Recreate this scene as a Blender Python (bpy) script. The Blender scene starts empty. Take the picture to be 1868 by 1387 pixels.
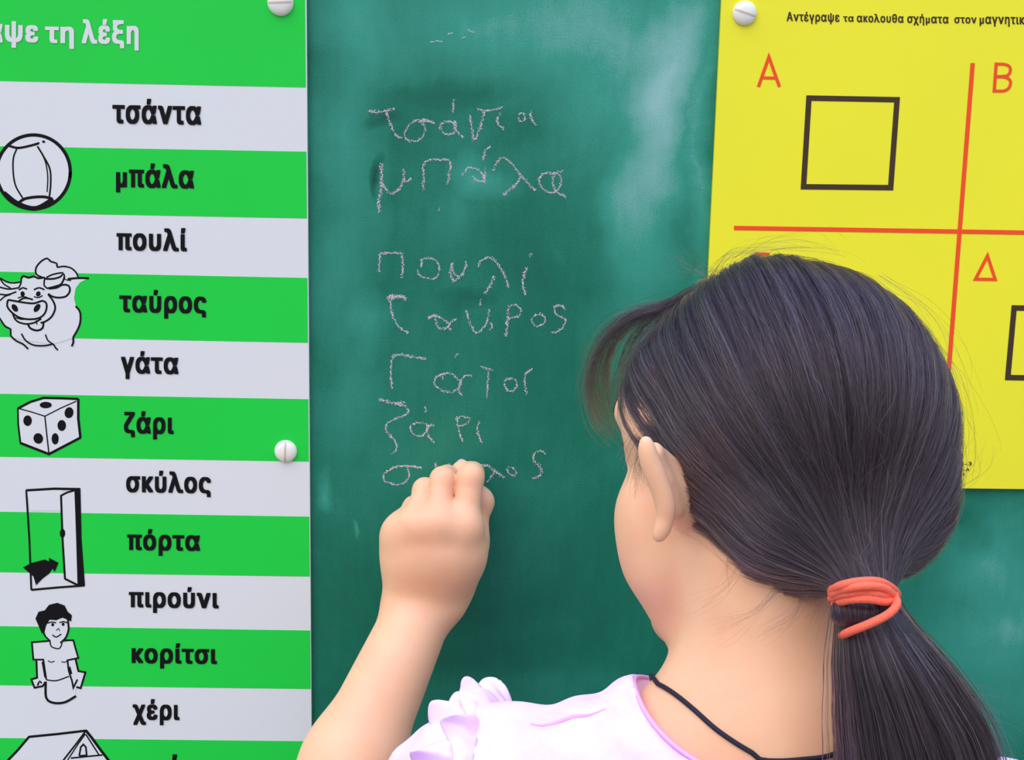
import bpy, math, random
import numpy as np
from mathutils import Matrix, Vector
from mathutils.geometry import tessellate_polygon

random.seed(7)
RNG = np.random.default_rng(7)
C = bpy.context.scene.collection
SC = bpy.context.scene

# ------------------------------------------------------------------ camera
W, H, F = 1868.0, 1387.0, 2600.0
PIT, YAW, ROL = math.radians(10.49), math.radians(1.01), math.radians(-1.11)


def rot(v):
    x, y, z = v
    c, s = math.cos(ROL), math.sin(ROL)
    x, z = c * x + s * z, -s * x + c * z
    c, s = math.cos(PIT), math.sin(PIT)
    y, z = c * y + s * z, -s * y + c * z
    c, s = math.cos(YAW), math.sin(YAW)
    x, y = c * x + s * y, -s * x + c * y
    return np.array([x, y, z])


R_, F_, U_ = rot((1, 0, 0)), rot((0, 1, 0)), rot((0, 0, 1))
AIM = np.array([0.0, 0.0, 1.15])              # the point of the board in the middle of the view
EYE = AIM - F_ * 1.0


def ray(px, py):
    return rot(((px - W / 2) / F, 1.0, -(py - H / 2) / F))


def at(px, py, Y=0.0):                         # photograph point at world depth Y (the board's face is Y = 0)
    d = ray(px, py)
    return EYE + d * ((Y - EYE[1]) / d[1])


cam = bpy.data.cameras.new('camera')
cam.sensor_width = 36.0
cam.lens = F / W * 36.0
cam.clip_start = 0.01
camo = bpy.data.objects.new('camera', cam)
C.objects.link(camo)
camo.matrix_world = Matrix(((R_[0], U_[0], -F_[0], EYE[0]), (R_[1], U_[1], -F_[1], EYE[1]),
                            (R_[2], U_[2], -F_[2], EYE[2]), (0, 0, 0, 1)))
SC.camera = camo

# ------------------------------------------------------------------ light
SC.view_settings.view_transform = 'Standard'
SC.view_settings.look = 'None'
SC.view_settings.gamma = 1.0
SC.view_settings.use_curve_mapping = False
SC.view_settings.exposure = 0.0
wd = bpy.data.worlds.new('open_sky')
SC.world = wd
wd.use_nodes = True
nt = wd.node_tree
nt.nodes.clear()
tc = nt.nodes.new('ShaderNodeTexCoord')
sep = nt.nodes.new('ShaderNodeSeparateXYZ')
rmp = nt.nodes.new('ShaderNodeValToRGB')
bgn = nt.nodes.new('ShaderNodeBackground')
out = nt.nodes.new('ShaderNodeOutputWorld')
mr = nt.nodes.new('ShaderNodeMapRange')
mr.inputs['From Min'].default_value = -1
mr.inputs['From Max'].default_value = 1
nt.links.new(tc.outputs['Generated'], sep.inputs[0])
nt.links.new(sep.outputs['Z'], mr.inputs['Value'])
nt.links.new(mr.outputs[0], rmp.inputs[0])
nt.links.new(rmp.outputs[0], bgn.inputs[0])
nt.links.new(bgn.outputs[0], out.inputs[0])
cr = rmp.color_ramp
cr.elements[0].position = 0.0
cr.elements[0].color = (.20, .19, .18, 1)
cr.elements[1].position = 1.0
cr.elements[1].color = (1.2, 1.8, 3.3, 1)
e = cr.elements.new(.49); e.color = (.34, .33, .32, 1)
e = cr.elements.new(.52); e.color = (.54, .54, .54, 1)
e = cr.elements.new(.75); e.color = (.88, 1.08, 1.52, 1)
bgn.inputs['Strength'].default_value = 1.08
sun = bpy.data.lights.new('sun', 'SUN')
sun.energy = 1.9
sun.angle = math.radians(50)
sun.color = (1.0, .90, .72)
suno = bpy.data.objects.new('sun', sun)
C.objects.link(suno)
suno.rotation_euler = Vector((-.45, -.55, .85)).to_track_quat('Z', 'Y').to_euler()

# ------------------------------------------------------------------ materials


def lin(r, g, b):
    f = lambda c: (c / 255 / 12.92) if c / 255 <= .04045 else ((c / 255 + .055) / 1.055) ** 2.4
    return (f(r), f(g), f(b), 1)


def mat(name, col, rough=.5, spec=.5, bump=0, bscale=400, sss=0, var=0, vscale=30, col2=None, sheen=0):
    m = bpy.data.materials.new(name)
    m.use_nodes = True
    n = m.node_tree
    p = n.nodes['Principled BSDF']
    p.inputs['Base Color'].default_value = col
    p.inputs['Roughness'].default_value = rough
    p.inputs['Specular IOR Level'].default_value = spec
    if sheen:
        p.inputs['Sheen Weight'].default_value = sheen
    if sss:
        p.inputs['Subsurface Weight'].default_value = sss
        p.inputs['Subsurface Radius'].default_value = (1, .45, .25)
        p.inputs['Subsurface Scale'].default_value = .006
    t = n.nodes.new('ShaderNodeTexCoord')
    if bump:
        ns = n.nodes.new('ShaderNodeTexNoise')
        ns.inputs['Scale'].default_value = bscale
        ns.inputs['Detail'].default_value = 3
        b = n.nodes.new('ShaderNodeBump')
        b.inputs['Strength'].default_value = bump
        b.inputs['Distance'].default_value = .0006
        n.links.new(t.outputs['Object'], ns.inputs['Vector'])
        n.links.new(ns.outputs[0], b.inputs['Height'])
        n.links.new(b.outputs[0], p.inputs['Normal'])
    if var:
        ns = n.nodes.new('ShaderNodeTexNoise')
        ns.inputs['Scale'].default_value = vscale
        ns.inputs['Detail'].default_value = 4
        mx = n.nodes.new('ShaderNodeMix')
        mx.data_type = 'RGBA'
        c2 = col2 or (col[0] * .6, col[1] * .6, col[2] * .6, 1)
        mx.inputs[6].default_value = col
        mx.inputs[7].default_value = c2
        r = n.nodes.new('ShaderNodeMapRange')
        r.inputs['From Min'].default_value = .35
        r.inputs['From Max'].default_value = .7
        r.inputs['To Max'].default_value = var
        n.links.new(t.outputs['Object'], ns.inputs['Vector'])
        n.links.new(ns.outputs[0], r.inputs['Value'])
        n.links.new(r.outputs[0], mx.inputs[0])
        n.links.new(mx.outputs[2], p.inputs['Base Color'])
    return m


M = {}
M['white'] = mat('white_print', lin(221, 216, 208), .45, .4)
M['green'] = mat('green_print', lin(22, 203, 60), .45, .35, var=.35, vscale=14, col2=lin(20, 194, 56))
M['yellow'] = mat('yellow_print', lin(246, 232, 42), .45, .35, var=.3, vscale=6, col2=lin(226, 216, 46))
M['red'] = mat('red_print', lin(246, 78, 30), .5, .3)
M['black'] = mat('black_print', lin(16, 11, 11), .6, .15)
M['dark'] = mat('dark_brown_print', lin(66, 48, 26), .5, .3)
M['cap'] = mat('cream_plastic', lin(234, 228, 208), .35, .5, sss=.2)
M['slot'] = mat('slot_plastic', lin(205, 178, 160), .5, .3)
M['chalk'] = mat('pale_chalk', lin(222, 196, 198), .95, .1)
M['chalkpink'] = mat('pink_chalk', lin(245, 205, 222), .9, .1, bump=.3)
M['skin'] = mat('skin', lin(241, 184, 142), .52, .35, bump=.12, bscale=900, sss=.35, var=.5, vscale=28, col2=lin(233, 163, 122))
M['nail'] = mat('nail', lin(246, 200, 190), .25, .5, sss=.2)
M['blouse'] = mat('pink_cotton', lin(249, 214, 246), .85, .2, bump=.5, bscale=500, sss=.3, var=.8, vscale=45, col2=lin(248, 192, 243))
M['blouse'].node_tree.nodes['Principled BSDF'].inputs['Subsurface Radius'].default_value = (1, .35, .9)
M['seam'] = mat('pink_seam', lin(232, 172, 236), .85, .2)
M['cord'] = mat('black_cord', lin(28, 28, 42), .6, .3, bump=.8, bscale=1500)
M['coral'] = mat('coral_elastic', lin(255, 108, 78), .7, .3, bump=.8, bscale=1300, sss=.2)
M['scalp'] = mat('dark_hair_base', lin(44, 34, 34), .42, .3, bump=.6, bscale=300)
M['denim'] = mat('blue_denim', lin(60, 78, 110), .9, .2, bump=.5, bscale=900)
M['shoe'] = mat('white_shoe', lin(225, 222, 220), .6, .3)
M['sole'] = mat('grey_sole', lin(120, 118, 116), .8, .2)
M['eye'] = mat('eye_white', lin(238, 234, 230), .15, .5)
M['iris'] = mat('brown_iris', lin(60, 36, 24), .15, .5)
M['lip'] = mat('lip', lin(206, 118, 108), .45, .4, sss=.2)
M['brow'] = mat('brow_hair', lin(38, 28, 24), .7, .3)
M['frame'] = mat('painted_steel', lin(150, 152, 150), .45, .5)
M['ground'] = mat('paving', lin(128, 124, 118), .9, .3, bump=.5, bscale=60, var=.25, vscale=9)

# chalkboard: green slate paint with rubbed-in chalk, plus paler and darker patches
mb = bpy.data.materials.new('green_chalkboard')
mb.use_nodes = True
n = mb.node_tree
p = n.nodes['Principled BSDF']
p.inputs['Roughness'].default_value = .5
p.inputs['Specular IOR Level'].default_value = .35
t = n.nodes.new('ShaderNodeTexCoord')


def mnode(op, a, b=None, clamp=False):
    q = n.nodes.new('ShaderNodeMath')
    q.operation = op
    q.use_clamp = clamp
    for i, x in enumerate((a, b)):
        if x is None:
            continue
        if isinstance(x, (int, float)):
            q.inputs[i].default_value = x
        else:
            n.links.new(x, q.inputs[i])
    return q.outputs[0]


def noise(scale, sc=(1, 1, 1), detail=4, rough=.5, dist=0):
    mp = n.nodes.new('ShaderNodeMapping')
    mp.inputs['Scale'].default_value = sc
    n.links.new(t.outputs['Object'], mp.inputs[0])
    q = n.nodes.new('ShaderNodeTexNoise')
    q.inputs['Scale'].default_value = scale
    q.inputs['Detail'].default_value = detail
    q.inputs['Roughness'].default_value = rough
    q.inputs['Distortion'].default_value = dist
    n.links.new(mp.outputs[0], q.inputs['Vector'])
    return q.outputs[0]


def blob(px, py, rx, ry, ang=0, soft=1.0):     # soft elliptical patch of paler or darker tone, placed on the board
    c = at(px, py, 0)
    s = 1 / F
    mp = n.nodes.new('ShaderNodeMapping')
    mp.vector_type = 'TEXTURE'
    mp.inputs['Location'].default_value = (c[0], 0, c[2])
    mp.inputs['Rotation'].default_value = (0, math.radians(ang), 0)
    mp.inputs['Scale'].default_value = (rx * s, 1, ry * s)
    n.links.new(wob, mp.inputs[0])
    q = n.nodes.new('ShaderNodeTexGradient')
    q.gradient_type = 'SPHERICAL'
    n.links.new(mp.outputs[0], q.inputs[0])
    return mnode('POWER', q.outputs[1], soft)


# wobble the patch outlines
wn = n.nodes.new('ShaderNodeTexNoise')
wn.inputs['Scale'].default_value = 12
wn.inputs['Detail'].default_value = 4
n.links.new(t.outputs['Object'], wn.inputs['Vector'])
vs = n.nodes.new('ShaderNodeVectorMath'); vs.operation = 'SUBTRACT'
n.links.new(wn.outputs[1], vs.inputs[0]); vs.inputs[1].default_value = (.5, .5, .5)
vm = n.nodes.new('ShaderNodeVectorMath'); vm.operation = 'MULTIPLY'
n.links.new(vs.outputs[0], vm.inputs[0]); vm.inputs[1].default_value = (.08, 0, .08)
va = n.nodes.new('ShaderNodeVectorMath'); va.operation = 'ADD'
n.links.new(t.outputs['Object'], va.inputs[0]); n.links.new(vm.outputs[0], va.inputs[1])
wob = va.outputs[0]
board_tone = mnode('MULTIPLY', mnode('SUBTRACT', noise(5, (1, 1, 1.3), 6, .6, .6), .42), .55)
for (a, b_, rx, ry, an, wt) in [  # paler patches, broad and small
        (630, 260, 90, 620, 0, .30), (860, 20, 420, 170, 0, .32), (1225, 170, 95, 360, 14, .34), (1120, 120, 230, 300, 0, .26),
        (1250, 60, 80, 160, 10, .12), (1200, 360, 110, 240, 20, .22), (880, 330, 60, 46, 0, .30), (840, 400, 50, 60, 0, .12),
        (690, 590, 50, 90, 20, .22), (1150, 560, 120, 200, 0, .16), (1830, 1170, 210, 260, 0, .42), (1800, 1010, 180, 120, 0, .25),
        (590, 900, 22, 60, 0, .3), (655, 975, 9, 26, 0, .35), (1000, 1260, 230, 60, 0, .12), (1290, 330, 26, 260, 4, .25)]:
    board_tone = mnode('ADD', board_tone, mnode('MULTIPLY', blob(a, b_, rx, ry, an), wt))
for (a, b_, rx, ry, an, wt) in [                # darker patches
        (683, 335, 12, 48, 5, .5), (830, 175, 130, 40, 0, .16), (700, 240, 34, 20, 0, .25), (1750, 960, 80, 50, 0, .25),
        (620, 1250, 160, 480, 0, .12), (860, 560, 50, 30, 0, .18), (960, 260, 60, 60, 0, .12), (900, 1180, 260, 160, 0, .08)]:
    board_tone = mnode('SUBTRACT', board_tone, mnode('MULTIPLY', blob(a, b_, rx, ry, an), wt))
board_tone = mnode('ADD', board_tone, mnode('MULTIPLY', mnode('SUBTRACT', noise(900, (1, 1, 1), 2), .5), .22))
board_tone = mnode('ADD', board_tone, mnode('MULTIPLY', mnode('SUBTRACT', noise(60, (2.5, 1, .5), 5), .5), .10))
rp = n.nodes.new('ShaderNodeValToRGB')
n.links.new(mnode('ADD', board_tone, .25, True), rp.inputs[0])
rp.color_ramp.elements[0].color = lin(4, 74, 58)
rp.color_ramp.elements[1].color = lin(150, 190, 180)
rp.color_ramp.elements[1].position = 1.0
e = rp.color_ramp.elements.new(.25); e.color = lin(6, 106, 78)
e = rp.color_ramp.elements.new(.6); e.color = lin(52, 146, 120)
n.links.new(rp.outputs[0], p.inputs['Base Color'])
bmp = n.nodes.new('ShaderNodeBump')
bmp.inputs['Strength'].default_value = .35
bmp.inputs['Distance'].default_value = .0004
n.links.new(noise(1300, (1, 1, 1), 2), bmp.inputs['Height'])
n.links.new(bmp.outputs[0], p.inputs['Normal'])
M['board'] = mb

# hair strands
mh = bpy.data.materials.new('dark_hair')
mh.use_nodes = True
n = mh.node_tree
n.nodes.remove(n.nodes['Principled BSDF'])
hb = n.nodes.new('ShaderNodeBsdfHairPrincipled')
hb.model = 'CHIANG'
hb.parametrization = 'COLOR'
hb.inputs['Color'].default_value = (.050, .036, .034, 1)
hb.inputs['Roughness'].default_value = .21
hb.inputs['Radial Roughness'].default_value = .55
hb.inputs['Random Roughness'].default_value = .2
hb.inputs['Coat'].default_value = 1.0
hb.inputs['IOR'].default_value = 1.85
hi = n.nodes.new('ShaderNodeHairInfo')
hm = n.nodes.new('ShaderNodeValToRGB')
hm.color_ramp.elements[0].color = (.008, .006, .007, 1)
hm.color_ramp.elements[1].color = (.085, .058, .056, 1)
e = hm.color_ramp.elements.new(.7); e.color = (.022, .017, .018, 1)
n.links.new(hi.outputs['Random'], hm.inputs[0])
n.links.new(hm.outputs[0], hb.inputs['Color'])
n.links.new(hb.outputs[0], n.nodes['Material Output'].inputs[0])
M['hair'] = mh

# ------------------------------------------------------------------ object helpers


def tag(o, label=None, cat=None, group=None, kind=None):
    if label: o['label'] = label
    if cat: o['category'] = cat
    if group: o['group'] = group
    if kind: o['kind'] = kind
    return o


def mesh(name, V, Fc, m=None, parent=None, smooth=False):
    me = bpy.data.meshes.new(name)
    if isinstance(Fc, np.ndarray):
        V = np.asarray(V, dtype=np.float32)
        k = Fc.shape[1]
        me.vertices.add(len(V)); me.vertices.foreach_set('co', V.ravel())
        me.loops.add(Fc.size); me.loops.foreach_set('vertex_index', Fc.astype(np.int32).ravel())
        me.polygons.add(len(Fc)); me.polygons.foreach_set('loop_start', np.arange(0, Fc.size, k, dtype=np.int32))
        me.update(calc_edges=True)
    else:
        me.from_pydata([tuple(map(float, v)) for v in V], [], Fc)
    if smooth:
        me.polygons.foreach_set('use_smooth', [True] * len(me.polygons))
    me.update()
    if m: me.materials.append(m)
    o = bpy.data.objects.new(name, me)
    C.objects.link(o)
    if parent: o.parent = parent
    return o


def empty(name, loc):
    o = bpy.data.objects.new(name, None)
    o.empty_display_size = .02
    C.objects.link(o)
    o.location = loc
    return o


def adopt(child, parent):                      # keep world coordinates while parenting to an empty that sits at its base
    child.parent = parent
    child.matrix_parent_inverse = Matrix.Translation(parent.location).inverted()
    return child


def slab(poly, y0, y1):                        # polygon on the board plane (list of (x, z)) extruded in Y
    k = len(poly)
    V = [(x, y0, z) for x, z in poly] + [(x, y1, z) for x, z in poly]
    Fc = [list(range(k)), list(range(2 * k - 1, k - 1, -1))] + [[i, i + k, (i + 1) % k + k, (i + 1) % k] for i in range(k)]
    return V, Fc


def box(x0, x1, y0, y1, z0, z1):
    V = [(x, y, z) for x in (x0, x1) for y in (y0, y1) for z in (z0, z1)]
    return V, [(0, 1, 3, 2), (4, 6, 7, 5), (0, 4, 5, 1), (2, 3, 7, 6), (0, 2, 6, 4), (1, 5, 7, 3)]


def join(parts):
    V, Fc = [], []
    for v, f in parts:
        b = len(V)
        V += list(v)
        Fc += [[i + b for i in q] for q in f]
    return V, Fc


def px_poly(pts, Y):
    return [(at(x, y, Y)[0], at(x, y, Y)[2]) for x, y in pts]


def catmull(pts, step):
    P = [np.array(q, float) for q in pts]
    if len(P) < 3:
        k = max(2, int(np.linalg.norm(P[-1] - P[0]) / step))
        return [P[0] + (P[-1] - P[0]) * i / k for i in range(k + 1)]
    Q = [2 * P[0] - P[1]] + P + [2 * P[-1] - P[-2]]
    o = []
    for i in range(1, len(Q) - 2):
        a, b, c, d = Q[i - 1:i + 3]
        k = max(1, int(np.linalg.norm(c - b) / step))
        for j in range(k):
            u = j / k
            o.append(.5 * ((2 * b) + (-a + c) * u + (2 * a - 5 * b + 4 * c - d) * u * u + (-a + 3 * b - 3 * c + d) * u ** 3))
    o.append(P[-1])
    return o


def ribbon(pts, w, Y, curve=True, step=6, th=.0001, vary=0):   # printed line of width w px lying at depth Y
    P = catmull(pts, step) if curve else [np.array(q, float) for q in pts]
    n_ = len(P)
    L, R = [], []
    for i in range(n_):
        if curve or i in (0, n_ - 1):
            d = P[min(i + 1, n_ - 1)] - P[max(i - 1, 0)]
            d = d / (np.linalg.norm(d) + 1e-9)
            nn = np.array([-d[1], d[0]])
            s = 1
        else:
            a = P[i] - P[i - 1]; b = P[i + 1] - P[i]
            a = a / np.linalg.norm(a); b = b / np.linalg.norm(b)
            nn = np.array([-(a + b)[1], (a + b)[0]]); nn = nn / np.linalg.norm(nn)
            s = 1 / max(.3, nn.dot(np.array([-a[1], a[0]])))
        ww = w * (1 + vary * math.sin(i * .9 + pts[0][0])) * .5 * s
        L.append(P[i] + nn * ww); R.append(P[i] - nn * ww)
    V = [at(q[0], q[1], Y) for q in L] + [at(q[0], q[1], Y) for q in R]
    Fc = [[i, i + 1, n_ + i + 1, n_ + i] for i in range(n_ - 1)]
    return V, Fc


def closed_line(pts, w, Y):                    # mitred closed outline
    P = [np.array(q, float) for q in pts]
    k = len(P)
    I, O = [], []
    for i in range(k):
        a = P[i] - P[i - 1]; b = P[(i + 1) % k] - P[i]
        a /= np.linalg.norm(a); b /= np.linalg.norm(b)
        nn = np.array([-(a + b)[1], (a + b)[0]]); nn /= np.linalg.norm(nn)
        s = w / 2 / max(.2, nn.dot(np.array([-a[1], a[0]])))
        O.append(P[i] + nn * s); I.append(P[i] - nn * s)
    V = [at(q[0], q[1], Y) for q in O] + [at(q[0], q[1], Y) for q in I]
    return V, [[i, (i + 1) % k, k + (i + 1) % k, k + i] for i in range(k)]


def fill(pts, Y, curve=False):
    P = catmull(list(pts) + [pts[0]], 6)[:-1] if curve else pts
    V = [at(q[0], q[1], Y) for q in P]
    return V, [list(range(len(V)))]


def ell(cx, cy, rx, ry, Y, ang=0, k=20):
    c, s = math.cos(math.radians(ang)), math.sin(math.radians(ang))
    return fill([(cx + rx * math.cos(a) * c - ry * math.sin(a) * s, cy + rx * math.cos(a) * s + ry * math.sin(a) * c)
                 for a in [i * 2 * math.pi / k for i in range(k)]], Y)


def outline_faces(A, edges):                    # fill glyph outlines: outer contours one by one, holes cut out of the one around them
    nb = {}
    for a, b in edges:
        nb.setdefault(a, []).append(b); nb.setdefault(b, []).append(a)
    loops, seen = [], set()
    for s0 in nb:
        if s0 in seen:
            continue
        lp, prev, cur = [], None, s0
        while cur not in seen:
            seen.add(cur); lp.append(cur)
            nx = [k for k in nb[cur] if k != prev and k not in seen]
            prev = cur
            if not nx: break
            cur = nx[0]
        if len(lp) > 2: loops.append(lp)
    area = lambda lp: .5 * sum(A[lp[i - 1]][0] * A[lp[i]][1] - A[lp[i]][0] * A[lp[i - 1]][1] for i in range(len(lp)))

    def inside(pt, lp):
        c = False
        for i in range(len(lp)):
            (x1, y1), (x2, y2) = A[lp[i - 1]], A[lp[i]]
            if (y1 > pt[1]) != (y2 > pt[1]) and pt[0] < (x2 - x1) * (pt[1] - y1) / (y2 - y1) + x1:
                c = not c
        return c
    big = [l for l in loops if abs(area(l)) > .0008]
    inner = []
    for l in big:
        cont = [k for k in big if k is not l and area(k) * area(l) < 0 and abs(area(k)) > abs(area(l)) and all(inside(A[v], k) for v in l[::max(1, len(l) // 8)])]
        if cont: inner.append((l, min(cont, key=lambda k: abs(area(k)))))
    holes = [l for l, _ in inner]
    Fc = []
    dep = np.zeros(len(A))
    for n_, l in enumerate(big):
        dep[l] = (n_ % 3) * 4e-6
        if any(l is h for h in holes): continue
        hs = [h for h, k in inner if k is l]
        rings = [l] + hs
        flat = [v for r in rings for v in r]
        tr = tessellate_polygon([[Vector((A[v][0], A[v][1], 0)) for v in r] for r in rings])
        for t_ in tr:
            i, j, k = [flat[w_] for w_ in t_]
            ar = (A[j][0] - A[i][0]) * (A[k][1] - A[i][1]) - (A[k][0] - A[i][0]) * (A[j][1] - A[i][1])
            if abs(ar) > 1e-9: Fc.append([i, j, k] if ar > 0 else [i, k, j])
    return Fc, dep


def word(name, txt, x0, x1, yt, yb, slope, Y, m, parent, bold=.03, lx=0):
    cu = bpy.data.curves.new('t', 'FONT')
    cu.body = txt
    cu.resolution_u = 6
    cu.fill_mode = 'NONE'
    cu.space_character = 1.15
    ob = bpy.data.objects.new('t', cu)
    C.objects.link(ob)
    bpy.context.view_layer.update()
    me = bpy.data.meshes.new_from_object(ob.evaluated_get(bpy.context.evaluated_depsgraph_get()))
    A = np.array([v.co[:2] for v in me.vertices])
    Fc, dep = outline_faces(A, [tuple(e_.vertices) for e_ in me.edges])
    bpy.data.objects.remove(ob)
    bpy.data.curves.remove(cu)
    bpy.data.meshes.remove(me)
    lo, hi_ = A.min(0), A.max(0)
    sx = (x1 - x0) / (hi_[0] - lo[0] + 2 * bold)
    sy = (yb - yt) / (hi_[1] - lo[1] + bold)
    V, FF = [], []
    offs = [(0, 0)] if not bold else [(dx * bold, dy * bold * .5) for dx in (-1, -.5, 0, .5, 1) for dy in (-1, 1)]
    for k, (dx, dy) in enumerate(offs):
        b = len(V)
        for (x, y), dz in zip(A, dep):
            X = x0 + (x - lo[0] + bold + dx) * sx
            Yp = yb - (y - lo[1] + bold * .5 + dy) * sy + slope * (X - x0)
            V.append(at(X + lx * (yb - Yp), Yp, Y - k * 1.2e-5 - dz))
        FF += [[i + b for i in q] for q in Fc]
    o = mesh(name, V, FF, m)
    adopt(o, parent)
    return o


def cut_strip(poly_px, Y0, Y1):
    return slab(px_poly(poly_px, 0), Y0, Y1)


# ------------------------------------------------------------------ ground and chalkboard
v, f = box(-6, 6, -6, 6, -.05, 0)
tag(mesh('ground', v, f, M['ground']), 'grey paved ground under the chalkboard', kind='structure')

tl = at(-700, -420, 0); br = at(2650, 1900, 0)
X0, X1, Z1, Z0 = tl[0], br[0], tl[2], br[2]
board = empty('chalkboard', (0, .01, 0))
tag(board, 'green chalkboard dusted with chalk, with a column of handwritten words', 'chalkboard')
v, f = box(X0, X1, 0, .018, Z0, Z1)
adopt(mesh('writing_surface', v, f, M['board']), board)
for nm, b in (('frame_rail', (X0 - .03, X1 + .03, 0, .03, Z1, Z1 + .035)), ('frame_rail', (X0 - .03, X1 + .03, 0, .03, Z0 - .035, Z0)),
              ('frame_rail', (X0 - .03, X0, 0, .03, Z0, Z1)), ('frame_rail', (X1, X1 + .03, 0, .03, Z0, Z1)),
              ('post', (X0 + .05, X0 + .10, .03, .08, 0, Z1)), ('post', (X1 - .10, X1 - .05, .03, .08, 0, Z1)),
              ('foot', (X0 + .04, X0 + .11, -.25, .3, 0, .04)), ('foot', (X1 - .11, X1 - .04, -.25, .3, 0, .04))):
    v, f = box(*b)
    adopt(mesh(nm, v, f, M['frame']), board)

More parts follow.
